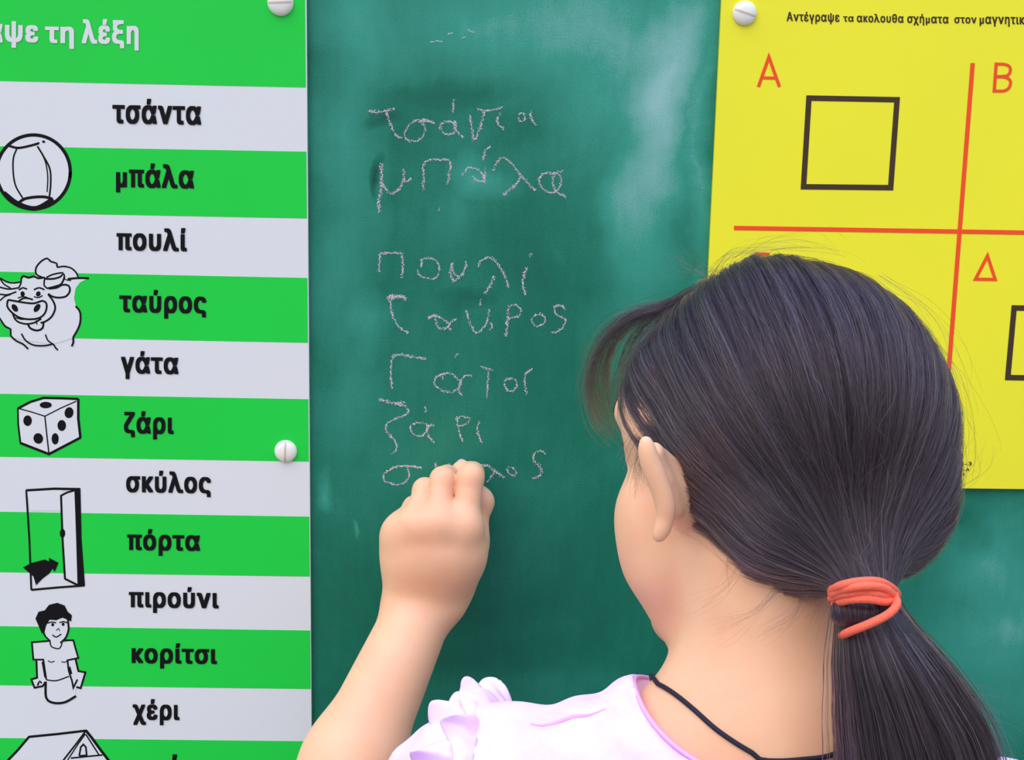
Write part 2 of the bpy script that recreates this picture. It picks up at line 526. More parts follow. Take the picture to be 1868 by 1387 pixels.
# chalk handwriting: every stroke is a trail of small chalk grains
Z4 = lambda q: [(620 + x / 3.467, 150 + y / 3.467) for x, y in q]
Z5 = lambda q: [(620 + x / 3.467, 520 + y / 3.467) for x, y in q]
WORDS = [
    ('first chalk word, six letters', Z4, [([(180, 180), (240, 190), (345, 170)], 6), ([(295, 185), (310, 240), (340, 310), (365, 345), (395, 352)], 5.5),
     ([(595, 260), (540, 240), (480, 245), (435, 275), (412, 330), (425, 365), (460, 375), (510, 360), (540, 310), (525, 260), (505, 245)], 4.5),
     ([(500, 250), (550, 245), (598, 262)], 5),
     ([(720, 110), (715, 190)], 5.5), ([(740, 262), (690, 250), (640, 265), (640, 300), (670, 330), (720, 325), (735, 260), (720, 262), (740, 310), (780, 350)], 5),
     ([(822, 210), (835, 290), (850, 365), (880, 310), (915, 190)], 5.5), ([(870, 170), (930, 182), (1030, 160)], 4), ([(1015, 200), (995, 240), (1005, 270), (1035, 300)], 5),
     ([(1135, 195), (1165, 205), (1170, 240), (1140, 250), (1130, 225)], 4.5), ([(1210, 180), (1205, 215), (1220, 250), (1242, 272)], 5)]),
    ('second chalk word', Z4, [([(262, 515), (265, 600), (258, 700), (245, 760), (250, 825)], 7), ([(268, 640), (300, 690), (335, 705), (380, 670), (405, 610), (402, 550)], 5.5),
     ([(405, 610), (420, 630), (450, 610)], 5), ([(525, 685), (530, 600), (530, 520), (570, 495), (640, 490), (690, 495), (700, 540), (690, 600), (678, 645)], 5),
     ([(905, 490), (920, 435), (955, 405)], 5), ([(775, 588), (810, 545), (850, 545), (900, 580), (920, 600)], 4.5), ([(840, 600), (870, 625), (915, 615), (920, 545)], 4),
     ([(905, 590), (920, 640)], 5), ([(970, 560), (1000, 500), (1035, 480), (1080, 510), (1130, 570), (1180, 630), (1235, 688)], 5),
     ([(1150, 590), (1110, 650), (1035, 712)], 5.5), ([(1410, 565), (1360, 575), (1290, 580), (1257, 625), (1290, 680), (1350, 700), (1390, 660), (1400, 610), (1375, 580), (1350, 600), (1350, 660), (1380, 700), (1432, 725)], 5)]),
    ('third chalk word', Z4, [([(245, 1200), (252, 1120), (255, 1085)], 5), ([(255, 1085), (320, 1080), (385, 1082)], 5), ([(388, 1084), (398, 1150), (392, 1240)], 6),
     ([(515, 1170), (520, 1125), (565, 1115), (610, 1130), (630, 1180), (615, 1230), (570, 1245), (510, 1225), (490, 1190)], 4.5),
     ([(710, 1145), (700, 1200), (720, 1260), (770, 1220), (795, 1170), (795, 1135)], 5), ([(712, 1150), (715, 1200), (750, 1228)], 4.5),
     ([(875, 1165), (900, 1125), (950, 1110), (990, 1140), (1030, 1200), (1055, 1260), (1070, 1297)], 5), ([(975, 1230), (950, 1290), (915, 1338)], 5),
     ([(1208, 1083), (1200, 1105)], 5.5), ([(1185, 1170), (1165, 1220), (1158, 1280), (1172, 1345)], 5)]),
    ('fourth chalk word', Z5, [([(300, 95), (320, 75), (370, 68), (420, 92)], 7), ([(310, 90), (360, 78), (410, 72)], 6), ([(320, 100), (330, 180), (355, 240), (395, 285), (432, 302)], 4.5),
     ([(560, 215), (590, 190), (630, 205), (680, 235), (690, 260), (650, 278), (615, 260), (600, 215)], 4.5), ([(560, 208), (610, 195)], 6), ([(740, 215), (700, 240), (690, 265), (705, 285)], 4.5),
     ([(890, 95), (885, 130)], 4), ([(797, 160), (820, 230), (860, 303), (915, 265), (940, 200), (945, 155)], 4.5), ([(955, 240), (965, 262), (950, 285)], 4),
     ([(1050, 325), (1056, 270), (1062, 230), (1064, 180)], 6), ([(1062, 170), (1075, 135), (1110, 125), (1145, 160), (1130, 200), (1065, 210)], 4.5),
     ([(1265, 185), (1225, 200), (1215, 235), (1245, 262), (1290, 245), (1300, 210), (1265, 185)], 4.5),
     ([(1425, 155), (1400, 130), (1360, 135), (1360, 175), (1395, 200), (1428, 225), (1410, 270), (1375, 295), (1335, 300)], 5)]),
    ('fifth chalk word', Z5, [([(330, 655), (322, 560), (330, 455)], 5), ([(332, 448), (380, 442), (450, 455), (548, 467)], 5), ([(745, 435), (728, 455)], 4),
     ([(650, 600), (655, 570)], 3.5), ([(620, 580), (660, 562), (710, 565), (750, 600), (765, 620), (750, 655), (700, 678), (640, 665), (600, 630), (605, 590), (640, 570)], 4.5),
     ([(835, 575), (790, 575), (765, 610), (750, 660), (772, 700)], 4.5), ([(890, 517), (965, 540)], 4), ([(940, 545), (935, 630), (930, 715)], 4),
     ([(1110, 600), (1060, 595), (1038, 620), (1055, 660), (1090, 670), (1120, 640), (1110, 600)], 4.5), ([(1218, 535), (1180, 555), (1168, 600), (1172, 650), (1182, 690)], 4.5)]),
    ('sixth chalk word', Z5, [([(250, 722), (300, 740), (370, 750), (410, 742)], 6), ([(350, 755), (410, 768), (435, 795), (420, 820), (360, 845), (310, 870), (290, 905), (310, 945), (345, 980), (360, 1020), (350, 1055), (328, 1067)], 4.5),
     ([(545, 770), (543, 805)], 4.5), ([(450, 880), (445, 910), (470, 950), (520, 955), (550, 920), (560, 890), (510, 872), (460, 882)], 4), ([(595, 890), (560, 895), (548, 925), (570, 970), (600, 998)], 5),
     ([(775, 990), (755, 930), (738, 840)], 4.5), ([(738, 840), (780, 832), (822, 848), (800, 880), (755, 892)], 4), ([(880, 865), (870, 920), (885, 970), (897, 1000)], 5)]),
    ('unfinished seventh chalk word beside the hand', Z5, [([(515, 1158), (440, 1148), (360, 1152), (300, 1180), (275, 1220), (300, 1250), (360, 1265), (410, 1250), (438, 1210), (430, 1165)], 4.5),
     ([(300, 1180), (360, 1152), (440, 1147), (515, 1158)], 3.5), ([(603, 1125), (608, 1155), (612, 1230), (600, 1280)], 5.5), ([(695, 1132), (660, 1160), (620, 1190)], 4), ([(640, 1190), (690, 1260)], 4),
     ([(890, 1140), (940, 1145), (990, 1185), (1038, 1223)], 5), ([(985, 1175), (960, 1210), (930, 1248)], 5),
     ([(1065, 1155), (1095, 1160), (1118, 1190), (1100, 1210), (1070, 1190), (1058, 1165)], 4), ([(1300, 1070), (1270, 1050), (1230, 1070), (1230, 1115), (1265, 1150), (1275, 1190), (1250, 1215), (1222, 1225)], 5)]),
    ('short chalk flecks near the top of the board', lambda q: q, [([(785, 77), (796, 75), (806, 76)], 3.5), ([(853, 54), (860, 58), (866, 60)], 2.5), ([(818, 62), (826, 60)], 2.5), ([(842, 70), (848, 68)], 2),
     ([(800, 384), (803, 381)], 3)]),
]


def grains(strokes, tr):
    V, Fc = [], []
    for pts, w in strokes:
        P = catmull(tr(pts), 1.0)
        for i, q in enumerate(P):
            d = P[min(i + 1, len(P) - 1)] - P[max(i - 1, 0)]
            d = d / (np.linalg.norm(d) + 1e-9)
            nn = np.array([-d[1], d[0]])
            den = 2.2 * (.75 + .35 * math.sin(i * .45 + pts[0][0]) * math.sin(i * .17 + 1))
            for _ in range(int(den * w / 4.5 + random.random())):
                c = q + nn * random.gauss(0, w * .23) + d * random.uniform(-.7, .7)
                r = random.uniform(.5, 1.1) if random.random() < .85 else random.uniform(1.0, 1.6)
                a0 = random.random() * 6.28
                b = len(V)
                k = 5
                for j in range(k):
                    a = a0 + j * 6.2832 / k
                    rr = r * random.uniform(.6, 1.15)
                    V.append(at(c[0] + rr * math.cos(a), c[1] + rr * math.sin(a), -.00005))
                V.append(at(c[0], c[1], -.0004))
                Fc += [[b + j, b + k, b + (j + 1) % k] for j in range(k)]
    return V, Fc


WORDS = WORDS[:-1] + [(None, WORDS[-1][1], [k]) for k in WORDS[-1][2]]
for lab, tr, st in WORDS:
    v, f = grains(st, tr)
    o = mesh('chalk_word' if lab else 'chalk_fleck', v, f, M['chalk'])
    adopt(o, board)
    if lab: o['label'] = lab

# ------------------------------------------------------------------ left sign: word list
YF = -.004
left = empty('word_sign', tuple(at(250, 1750, 0)))
tag(left, 'green and white striped sign with printed words and line drawings, left of the chalk writing', 'sign')
v, f = slab(px_poly([(-640, -190), (559, -170), (572, 1700), (-640, 1680)], 0), YF, -.0002)
adopt(mesh('panel', v, f, M['white']), left)
edge = lambda y: 560 + 11 * y / 1387 - 1.8
for (a0, b0, a1, b1) in [(-180, -165, 148, 160), (266.5, 276.5, 387, 398), (494.5, 506, 613, 624), (716.5, 726.5, 831, 840), (931, 940, 1041, 1049),
                         (1139, 1147, 1246.5, 1253.5), (1342.5, 1348.5, 1452, 1457), (1552, 1556, 1640, 1644)]:
    s0, s1 = (b0 - a0) / 560, (b1 - a1) / 560
    L = -636
    poly = [(L, a0 + s0 * L), (edge(b0), b0), (edge(b1), b1), (L, a1 + s1 * L)]
    v, f = cut_strip(poly, YF - .00012, YF + .0005)
    adopt(mesh('green_stripe', v, f, M['green']), left)
YT = YF - .0004
for txt, x0, x1, y0, y1, sl in [('τσάντα', 205, 367, 179, 225.5, .018), ('μπάλα', 211.5, 354, 297, 351, .018), ('πουλί', 212.5, 341, 414, 457, .018),
                                ('ταύρος', 217.5, 376.5, 528, 580, .017), ('γάτα', 220.5, 325.5, 640, 691.5, .017), ('ζάρι', 226, 317, 750, 801, .016),
                                ('σκύλος', 230, 385, 858, 905, .015), ('πόρτα', 232, 365, 965, 1013.5, .014), ('πιρούνι', 235, 399, 1070, 1118, .013),
                                ('κορίτσι', 240, 396, 1173, 1219.5, .012), ('χέρι', 242, 327.5, 1275.5, 1323, .011), ('σπίτι', 250, 366, 1376, 1424, .011)]:
    word('printed_word', txt, x0, x1, y0, y1, sl, YT, M['black'], left, .047)
for txt, x0, x1, y0, y1 in [('Αντέγρα', -188, 5, 28, 86), ('ψε', 9, 70, 38.5, 87), ('τη', 82, 135, 48, 88.5), ('λέξη', 149, 253, 34, 90.5)]:
    word('title_word', txt, x0, x1, y0, y1, .018, YT, M['white'], left, .047)


# drawings ---------------------------------------------------------------
def drawing(name, label, tr, fills, lines, blacks, ells=()):
    Vw = [fill(tr(q), YF - .0002 - .00001 * i) for i, q in enumerate(fills)]
    if Vw:
        v, f = join(Vw)
        o = mesh(name, v, f, M['white'])
        adopt(o, left)
        o['label'] = label
    Vb = [ribbon(tr(q), w * 1.45, YF - .0003 - 2e-6 * i, c, 4) for i, (q, w, c) in enumerate(lines)]
    Vb += [fill(tr(q), YF - .00034) for q in blacks]
    for (cx, cy, rx, ry, an) in ells:
        (a, b_), (c, d) = tr([(cx, cy)])[0], tr([(cx + rx, cy + ry)])[0]
        Vb.append(ell(a, b_, c - a, d - b_, YF - .00036, an))
    v, f = join(Vb)
    k = mesh('ink_line', v, f, M['black'])
    k.parent = o
    return o


T1 = lambda q: [(x / 3.082, y / 3.082) for x, y in q]
T2 = lambda q: [(x / 3.082, 440 + y / 3.082) for x, y in q]
T3 = lambda q: [(x / 2.632, 860 + y / 2.632) for x, y in q]
circ = [(188 + 207 * math.cos(a), 967 + 208 * math.sin(a)) for a in [i * 2 * math.pi / 40 for i in range(40)]]
drawing('ball_drawing', 'line drawing of a striped ball', T1, [circ],
        [(circ + circ[:2], 4.2, True), ([(300, 1120), (200, 1172), (100, 1145), (20, 1085)], 6, True),
         ([(50, 820), (100, 832), (160, 822), (218, 806)], 3, True), ([(200, 815), (222, 802)], 2, True),
         ([(95, 835), (75, 890), (75, 980), (90, 1050), (130, 1118)], 2, True), ([(210, 822), (245, 880), (280, 950), (285, 1030), (278, 1105)], 2.2, True),
         ([(225, 845), (255, 910), (268, 990), (265, 1080)], 1.6, True), ([(105, 1140), (140, 1118), (200, 1108), (255, 1108), (290, 1118)], 3.6, True)],
        [], [(245, 797, 9, 7, 20)])
bull = [(-30, 205), (40, 228), (118, 232), (120, 205), (160, 203), (205, 190), (203, 150), (230, 115), (265, 97), (285, 115), (318, 128), (325, 147), (400, 152), (430, 178), (440, 208),
        (498, 208), (450, 232), (425, 265), (416, 320), (425, 360), (450, 400), (450, 460), (430, 510), (412, 545), (300, 580), (150, 560), (60, 540), (60, 495), (20, 470), (-30, 420)]
drawing('bull_drawing', 'line drawing of a bull with its tongue out', T2, [bull], [
    ([(245, 207), (205, 187), (203, 150), (230, 115), (265, 97), (285, 115), (318, 125), (322, 148)], 2.2, True), ([(322, 148), (360, 142), (400, 152), (430, 180), (440, 210)], 2, True),
    ([(380, 213), (440, 208), (500, 209)], 2.6, True), ([(260, 205), (290, 190), (330, 180), (355, 178)], 2, True),
    ([(250, 212), (300, 212), (340, 200), (357, 183), (362, 200), (345, 240), (310, 255), (270, 265)], 2.4, True), ([(362, 185), (365, 215), (400, 222)], 1.4, True),
    ([(118, 212), (130, 196), (160, 206), (190, 198), (215, 209), (248, 205), (255, 215)], 2.6, True), ([(120, 208), (117, 240), (106, 262)], 2, True), ([(250, 215), (248, 250), (270, 268)], 2, True),
    ([(0, 208), (40, 230), (80, 235), (115, 230)], 2, True), ([(-5, 258), (50, 270), (108, 262)], 2, True), ([(0, 210), (20, 240), (60, 265)], 1.8, True),
    ([(275, 268), (320, 262), (350, 246), (385, 250), (393, 280), (372, 310), (330, 318), (295, 312), (270, 296)], 2.4, True),
    ([(-5, 298), (40, 302), (92, 285)], 2, True), ([(105, 275), (130, 262), (152, 270)], 2, True), ([(190, 274), (220, 262), (250, 274)], 2, True),
    ([(100, 320), (130, 312), (155, 318)], 1.5, True), ([(190, 312), (215, 318), (240, 306)], 1.5, True),
    ([(45, 330), (90, 338), (130, 345), (190, 350), (240, 336), (262, 355), (255, 400), (225, 430), (170, 440), (110, 430), (65, 400), (40, 365), (45, 330)], 2.4, True),
    ([(105, 338), (130, 322), (160, 322), (185, 330)], 2.2, True), ([(270, 298), (300, 340), (310, 380), (290, 425), (255, 452), (228, 460)], 2.4, True),
    ([(0, 335), (25, 312), (60, 300)], 1.8, True), ([(70, 405), (85, 440), (110, 458), (150, 466), (195, 458), (232, 436)], 2.2, True),
    ([(85, 430), (120, 440), (150, 438)], 1.4, True), ([(155, 462), (170, 490), (210, 503), (240, 488), (244, 452)], 2.6, True), ([(203, 445), (208, 470)], 1.4, True),
    ([(-5, 430), (30, 480), (60, 495), (60, 530), (90, 560), (130, 580), (158, 607)], 2.2, True), ([(120, 520), (145, 560), (190, 585), (250, 588), (300, 580), (312, 600), (325, 613)], 2, True),
    ([(255, 525), (270, 560), (300, 580)], 1.8, True), ([(425, 365), (450, 400), (450, 460), (430, 510), (412, 540), (412, 570), (403, 592)], 2.4, True)],
    [], [(127, 297, 12, 15, 0), (215, 297, 13, 15, 20), (83, 376, 15, 24, -35), (208, 376, 15, 26, 35)])
drawing('die_drawing', 'line drawing of a die with round pips', T2, [[(100, 940), (245, 880), (440, 888), (441, 1000), (452, 1105), (275, 1198), (115, 1135), (104, 1030)]], [
    ([(100, 942), (170, 905), (245, 882), (340, 884), (440, 888)], 3, False), ([(440, 886), (440, 1000), (452, 1107)], 3.2, False), ([(453, 1105), (275, 1198), (113, 1135)], 3.2, False),
    ([(115, 1137), (102, 1030), (100, 940)], 2.2, False), ([(100, 940), (180, 962), (252, 985), (340, 940), (430, 900)], 1.5, False), ([(252, 985), (262, 1080), (275, 1195)], 1.7, False)],
    [], [(257, 922, 34, 18, 0), (155, 1010, 24, 30, 0), (215, 1110, 27, 30, -15), (388, 965, 25, 31, 10), (347, 1037, 24, 31, 0), (310, 1112, 20, 32, 0)])
drawing('door_drawing', 'line drawing of an open door with a black arrow', T3, [[(292, 118), (358, 92), (372, 550), (312, 518)], [(146, 190), (128, 92), (300, 88), (300, 190)]], [
    ([(150, 570), (141, 330), (126, 92)], 2.4, False), ([(124, 92), (260, 84), (386, 86)], 3, False), ([(150, 570), (280, 558), (406, 549)], 2.6, False),
    ([(293, 118), (300, 320), (312, 518)], 2.6, False), ([(290, 119), (322, 102), (358, 92)], 2.4, False), ([(311, 516), (375, 548)], 2.6, False)],
    [[(357, 92), (386, 86), (392, 330), (408, 549), (372, 552), (366, 330)], [(110, 462), (152, 440), (215, 424), (236, 433), (234, 415), (281, 440), (263, 483), (251, 468), (238, 490), (205, 515), (173, 548), (160, 505)]],
    [(300, 298, 13, 22, 0)])
drawing('girl_drawing', 'line drawing of a short-haired girl', T3, [[(215, 770), (222, 735), (235, 715), (300, 705), (325, 715), (328, 760), (315, 805), (298, 824), (350, 812), (362, 850), (375, 895), (362, 900), (376, 960),
    (410, 965), (386, 1040), (366, 1040), (360, 1080), (310, 1108), (255, 1112), (222, 1090), (218, 1012), (204, 1032), (166, 1040), (150, 1000), (178, 990), (172, 910), (160, 905), (155, 820), (238, 815), (225, 800)]], [
    ([(205, 745), (212, 785), (240, 815)], 2, True), ([(325, 712), (329, 760), (315, 800), (290, 825)], 2.4, True), ([(238, 815), (153, 822), (160, 905), (208, 905), (216, 960), (222, 1000)], 2.2, False),
    ([(300, 812), (352, 812), (362, 850), (376, 897), (324, 908), (330, 960), (345, 1005), (352, 1040), (372, 1000)], 2.2, False), ([(175, 910), (178, 992), (150, 1000), (166, 1040), (205, 1032), (218, 1012)], 2.4, False),
    ([(362, 900), (376, 960), (410, 966), (387, 1042), (366, 1036)], 2.4, False), ([(240, 812), (246, 842), (285, 852), (298, 825)], 1.6, True), ([(222, 1002), (270, 1006), (332, 985)], 1.6, True),
    ([(219, 1010), (222, 1088), (255, 1112), (310, 1110), (365, 1080)], 3, True), ([(230, 910), (245, 918), (262, 912)], 1.3, True), ([(295, 915), (312, 918), (325, 908)], 1.3, True),
    ([(228, 730), (250, 724), (270, 728)], 1.6, True), ([(285, 727), (305, 722), (322, 728)], 1.6, True), ([(270, 765), (282, 754), (286, 768)], 1.2, True), ([(252, 786), (270, 797), (294, 782)], 1.6, True),
    ([(205, 915), (213, 960), (218, 990)], 3, True), ([(330, 940), (340, 975)], 4, True), ([(180, 1030), (190, 1008), (200, 1018)], 2.2, True)],
    [[(200, 778), (185, 742), (170, 708), (185, 675), (215, 668), (235, 642), (275, 632), (310, 645), (325, 675), (345, 692), (341, 722), (322, 712), (300, 703), (270, 716), (238, 713), (222, 740), (212, 778)]],
    [(253, 737, 7, 8, 0), (303, 735, 7, 8, 0)])
drawing('tent_drawing', 'line drawing of a ridge tent', T3, [[(0, 1440), (40, 1387), (140, 1275), (415, 1245), (480, 1330), (525, 1387), (560, 1440)]], [
    ([(0, 1440), (40, 1387), (85, 1340), (140, 1275)], 3, False), ([(138, 1276), (280, 1262), (415, 1246)], 3, False), ([(412, 1245), (440, 1280), (480, 1335), (560, 1440)], 3.4, False),
    ([(412, 1247), (365, 1310), (305, 1387), (270, 1440)], 2.2, False), ([(410, 1262), (375, 1310), (325, 1387), (290, 1440)], 1.6, False), ([(412, 1264), (475, 1362)], 1.8, False), ([(340, 1378), (420, 1370), (492, 1363)], 2, False),
    ([(380, 1367), (388, 1325), (400, 1312), (412, 1325), (416, 1364), (380, 1368)], 2.2, False)], [])


def screw(px, py, r, ang, parent):
    c = at(px, py, YF)
    s = r / F * abs(YF - EYE[1])
    prof = [(1.0, 0), (1.0, -.12), (.93, -.27), (.75, -.40), (.45, -.49), (.0, -.52)]
    V, Fc = [], []
    k = 32
    for rr, hh in prof:
        for j in range(k):
            a = j * 2 * math.pi / k
            V.append((c[0] + s * rr * math.cos(a), YF - .0001 + s * hh, c[2] + s * rr * math.sin(a)))
    for i in range(len(prof) - 1):
        for j in range(k):
            Fc.append([i * k + j, i * k + (j + 1) % k, (i + 1) * k + (j + 1) % k, (i + 1) * k + j])
    cap = adopt(mesh('screw_cap', V, Fc, M['cap'], smooth=True), parent)
    ca, sa = math.cos(ang), math.sin(ang)
    pts = []
    for u, w in ((-.82, -.06), (.82, -.06), (.82, .06), (-.82, .06)):
        pts.append((u, w))
    V = []
    for t_ in np.linspace(-.90, .90, 9):
        for w in (-.075, .075):
            rr = math.hypot(t_, w)
            hh = np.interp(rr, [0, .45, .75, .93, 1.0], [-.52, -.49, -.40, -.27, -.12])
            V.append((c[0] + s * (t_ * ca - w * sa), YF + s * (hh - .035), c[2] + s * (t_ * sa + w * ca)))
    Fc = [[2 * i, 2 * i + 1, 2 * i + 3, 2 * i + 2] for i in range(8)]
    sl = mesh('screw_slot', V, Fc, M['slot'])
    sl.parent = cap


screw(512, 5, 23, math.radians(3), left)
screw(521.5, 823, 21, math.radians(88), left)

# ------------------------------------------------------------------ right sign: shapes
right = empty('shape_sign', tuple(at(1700, 886, 0)))
tag(right, 'yellow sign with red cross lines and black squares, upper right behind the head', 'sign')
v, f = slab(px_poly([(1321.5, -140), (2620, -122), (2560, 898), (1272, 883)], 0), YF, -.0002)
adopt(mesh('panel', v, f, M['yellow']), right)
YB = YF - .0002
q = lambda V, nm, m: adopt(mesh(nm, V[0], V[1], m), right)
q(ribbon([(1774.5, 115), (1732.5, 655), (1724, 762)], 8, YB, False), 'dividing_line', M['red'])
q(ribbon([(1339, 416), (1868, 424.5), (2180, 429)], 8, YB - .00001, False), 'dividing_line', M['red'])
q(closed_line([(1475.7, 179), (1636.5, 182), (1624.8, 342.5), (1465.8, 340.8)], 10, YB), 'printed_square', M['dark'])
q(closed_line([(1850, 562), (2006, 565), (1996, 692), (1838.5, 689)], 10, YB), 'printed_square', M['dark'])
q(join([ribbon([(1383.5, 158.5), (1402.7, 104), (1422, 158.5)], 6, YB, False), ribbon([(1390, 142), (1415.5, 142.5)], 5.5, YB - .00002, False)]), 'printed_letter', M['red'])
q(join([ribbon([(1817.5, 114), (1813.5, 169)], 6, YB, False), ribbon([(1816, 117), (1833, 117.5), (1842, 122), (1843, 130), (1837, 138), (1816, 140)], 5.5, YB - .00002, True, 3),
        ribbon([(1816, 140), (1834, 141), (1843, 147), (1842, 158), (1833, 165.5), (1813, 166)], 5.5, YB - .00004, True, 3)]), 'printed_letter', M['red'])
q(closed_line([(1801.5, 467), (1815.5, 510), (1779.5, 509.5)], 6, YB), 'printed_letter', M['red'])
q(join([ribbon([(1376, 463.5), (1404, 464)], 6, YB, False), ribbon([(1379, 463), (1375, 518)], 6, YB - .00002, False)]), 'printed_letter', M['red'])
for txt, x0, x1, y0, y1 in [('Αντέγραψε', 1435, 1531.5, 21, 43), ('τα', 1538, 1557.5, 29.5, 39.5), ('ακολουθα', 1563, 1648.5, 24.5, 40.5), ('σχήματα', 1655, 1730.5, 25, 46),
                            ('στον', 1741, 1781.5, 31, 42.5), ('μαγνητικό', 1787, 1880, 25, 48), ('πίνακα', 1888, 1955, 27, 44)]:
    word('printed_word', txt, x0, x1, y0, y1, .014, YB, M['dark'], right, .036)
for txt, x0, x1, y0, y1 in [('S-3', 1752, 1772.5, 842.5, 849.5), ('1-A', 1753, 1769, 854, 859.5), ('1', 1757, 1759, 863, 868)]:
    word('printed_code', txt, x0, x1, y0, y1, .01, YB, M['dark'], right, .02)
screw(1358, 24, 21.5, math.radians(-17), right)
# PERSON
# ------------------------------------------------------------------ the child: signed distance modelling


def nrm(v):
    v = np.asarray(v, float)
    return v / np.linalg.norm(v)


def cap(a, b, ra, rb, k=.01, g=0):
    return dict(t='c', a=np.array(a), b=np.array(b), ra=ra, rb=rb, k=k, g=g)


def ellp(c, r, ax=None, k=.01, g=0):
    return dict(t='e', c=np.array(c), r=np.array(r), ax=np.eye(3) if ax is None else np.array(ax), k=k, g=g)


def pdist(p, P):
    if p['t'] == 'c':
        ba = p['b'] - p['a']
        pa = P - p['a']
        t_ = np.clip(pa @ ba / max(ba @ ba, 1e-12), 0, 1)
        return np.linalg.norm(pa - t_[:, None] * ba, axis=1) - (p['ra'] + (p['rb'] - p['ra']) * t_)
    q_ = (P - p['c']) @ p['ax'].T
    k0 = np.linalg.norm(q_ / p['r'], axis=1)
    k1 = np.linalg.norm(q_ / (p['r'] ** 2), axis=1)
    return np.where(k0 < 1e-6, -p['r'].min(), k0 * (k0 - 1) / np.maximum(k1, 1e-9))


def smin(a, b, k):
    h = np.maximum(k - np.abs(a - b), 0) / k
    return np.minimum(a, b) - h * h * k * .25


def field(prims, P, gk={}):                    # group 0 is the trunk; each further group is joined inside itself, then to the trunk
    D = {}
    for p_ in prims:
        d = pdist(p_, P)
        g = p_['g']
        D[g] = smin(D[g], d, p_['k']) if g in D else d
    r = T = D.get(0)
    for g in sorted(D):
        if g:
            j_ = D[g] if T is None else smin(T, D[g], gk.get(g, .006))
            r = j_ if r is None else np.minimum(r, j_)
    return r


def surface(prims, h, gk={}, post=None, project=2, lo=None, hi=None, margin=.0):
    """Naive surface nets on sparse blocks -> (verts, quads)."""
    B = 12
    los, his = [], []
    for p_ in prims:
        if p_['t'] == 'c':
            los.append(np.minimum(p_['a'] - p_['ra'], p_['b'] - p_['rb'])); his.append(np.maximum(p_['a'] + p_['ra'], p_['b'] + p_['rb']))
        else:
            m_ = p_['r'].max(); los.append(p_['c'] - m_); his.append(p_['c'] + m_)
    l = np.min(los, 0) - .015 - margin; u = np.max(his, 0) + .015 + margin
    if lo is not None: l = np.maximum(l, lo)
    if hi is not None: u = np.minimum(u, hi)
    nb = np.ceil((u - l) / (B * h)).astype(int)
    gi = np.stack(np.meshgrid(*[np.arange(k) for k in nb], indexing='ij'), -1).reshape(-1, 3)
    cen = l + (gi + .5) * B * h
    hd = B * h * .5 * 1.7321
    PD = np.stack([pdist(p_, cen) for p_ in prims], 1)
    dm = PD.min(1)
    act = np.abs(dm) < hd * 1.35 + .016 + margin
    act = act & (dm > -hd * 1.3 - .03)
    idx = np.nonzero(act)[0]
    ar = np.arange(B + 1)
    loc = np.stack(np.meshgrid(ar, ar, ar, indexing='ij'), -1).reshape(-1, 3)
    NX = (nb * B + 2)
    key = lambda ijk: (ijk[..., 0] * NX[1] + ijk[..., 1]) * NX[2] + ijk[..., 2]
    VK, VP, Q = [], [], []
    cs = np.array([(i, j, k) for i in (0, 1) for j in (0, 1) for k in (0, 1)])
    eds = [(a, b) for a in range(8) for b in range(a + 1, 8) if np.abs(cs[a] - cs[b]).sum() == 1]
    for bi in idx:
        near = PD[bi] < dm[bi] + 2.4 * hd + .065
        sub = [p_ for p_, z in zip(prims, near) if z]
        base = gi[bi] * B
        P = l + (base + loc) * h
        d = field(sub, P, gk)
        if post is not None: d = post(P, d)
        if d.min() > 0 or d.max() < 0: continue
        d = d.reshape(B + 1, B + 1, B + 1)
        s_ = d < 0
        cnt = sum(s_[c[0]:c[0] + B, c[1]:c[1] + B, c[2]:c[2] + B].astype(int) for c in cs)
        cc = np.argwhere((cnt > 0) & (cnt < 8))
        if not len(cc): continue
        acc = np.zeros((len(cc), 3)); nn = np.zeros(len(cc))
        val = [d[cc[:, 0] + c[0], cc[:, 1] + c[1], cc[:, 2] + c[2]] for c in cs]
        for a, b in eds:
            x, y = val[a], val[b]
            m_ = (x < 0) != (y < 0)
            t_ = np.where(m_, x / np.where(m_, x - y, 1), 0)
            acc += m_[:, None] * (cs[a] + t_[:, None] * (cs[b] - cs[a])); nn += m_
        VP.append(l + (base + cc + acc / nn[:, None]) * h)
        VK.append(key(base + cc))
        for ax in range(3):
            e0 = d[:B, :B, :B]
            sl_ = [slice(0, B)] * 3; sl_[ax] = slice(1, B + 1)
            e1 = d[tuple(sl_)]
            m_ = (e0 < 0) != (e1 < 0)
            ed = np.argwhere(m_)
            if not len(ed): continue
            inv = e0[m_] < 0
            o1, o2 = [(1, 2), (2, 0), (0, 1)][ax]
            v1 = np.zeros(3, int); v1[o1] = 1
            v2 = np.zeros(3, int); v2[o2] = 1
            g = base + ed
            quad = np.stack([key(g - v1 - v2), key(g - v2), key(g), key(g - v1)], 1)
            quad[~inv] = quad[~inv][:, ::-1]
            Q.append(quad)
    VK = np.concatenate(VK); VP = np.concatenate(VP); Q = np.concatenate(Q)
    o_ = np.argsort(VK); VK = VK[o_]; VP = VP[o_]
    pos = np.searchsorted(VK, Q); pos = np.minimum(pos, len(VK) - 1)
    ok = (VK[pos] == Q).all(1)
    Q = pos[ok]
    for _ in range(project):
        VP = newton(prims, VP, gk, post, h)
    return VP, Q


def full(prims, P, gk, post):
    P = np.asarray(P, float)
    o = np.empty(len(P))
    for i in range(0, len(P), 60000):
        d = field(prims, P[i:i + 60000], gk)
        o[i:i + 60000] = post(P[i:i + 60000], d) if post else d
    return o


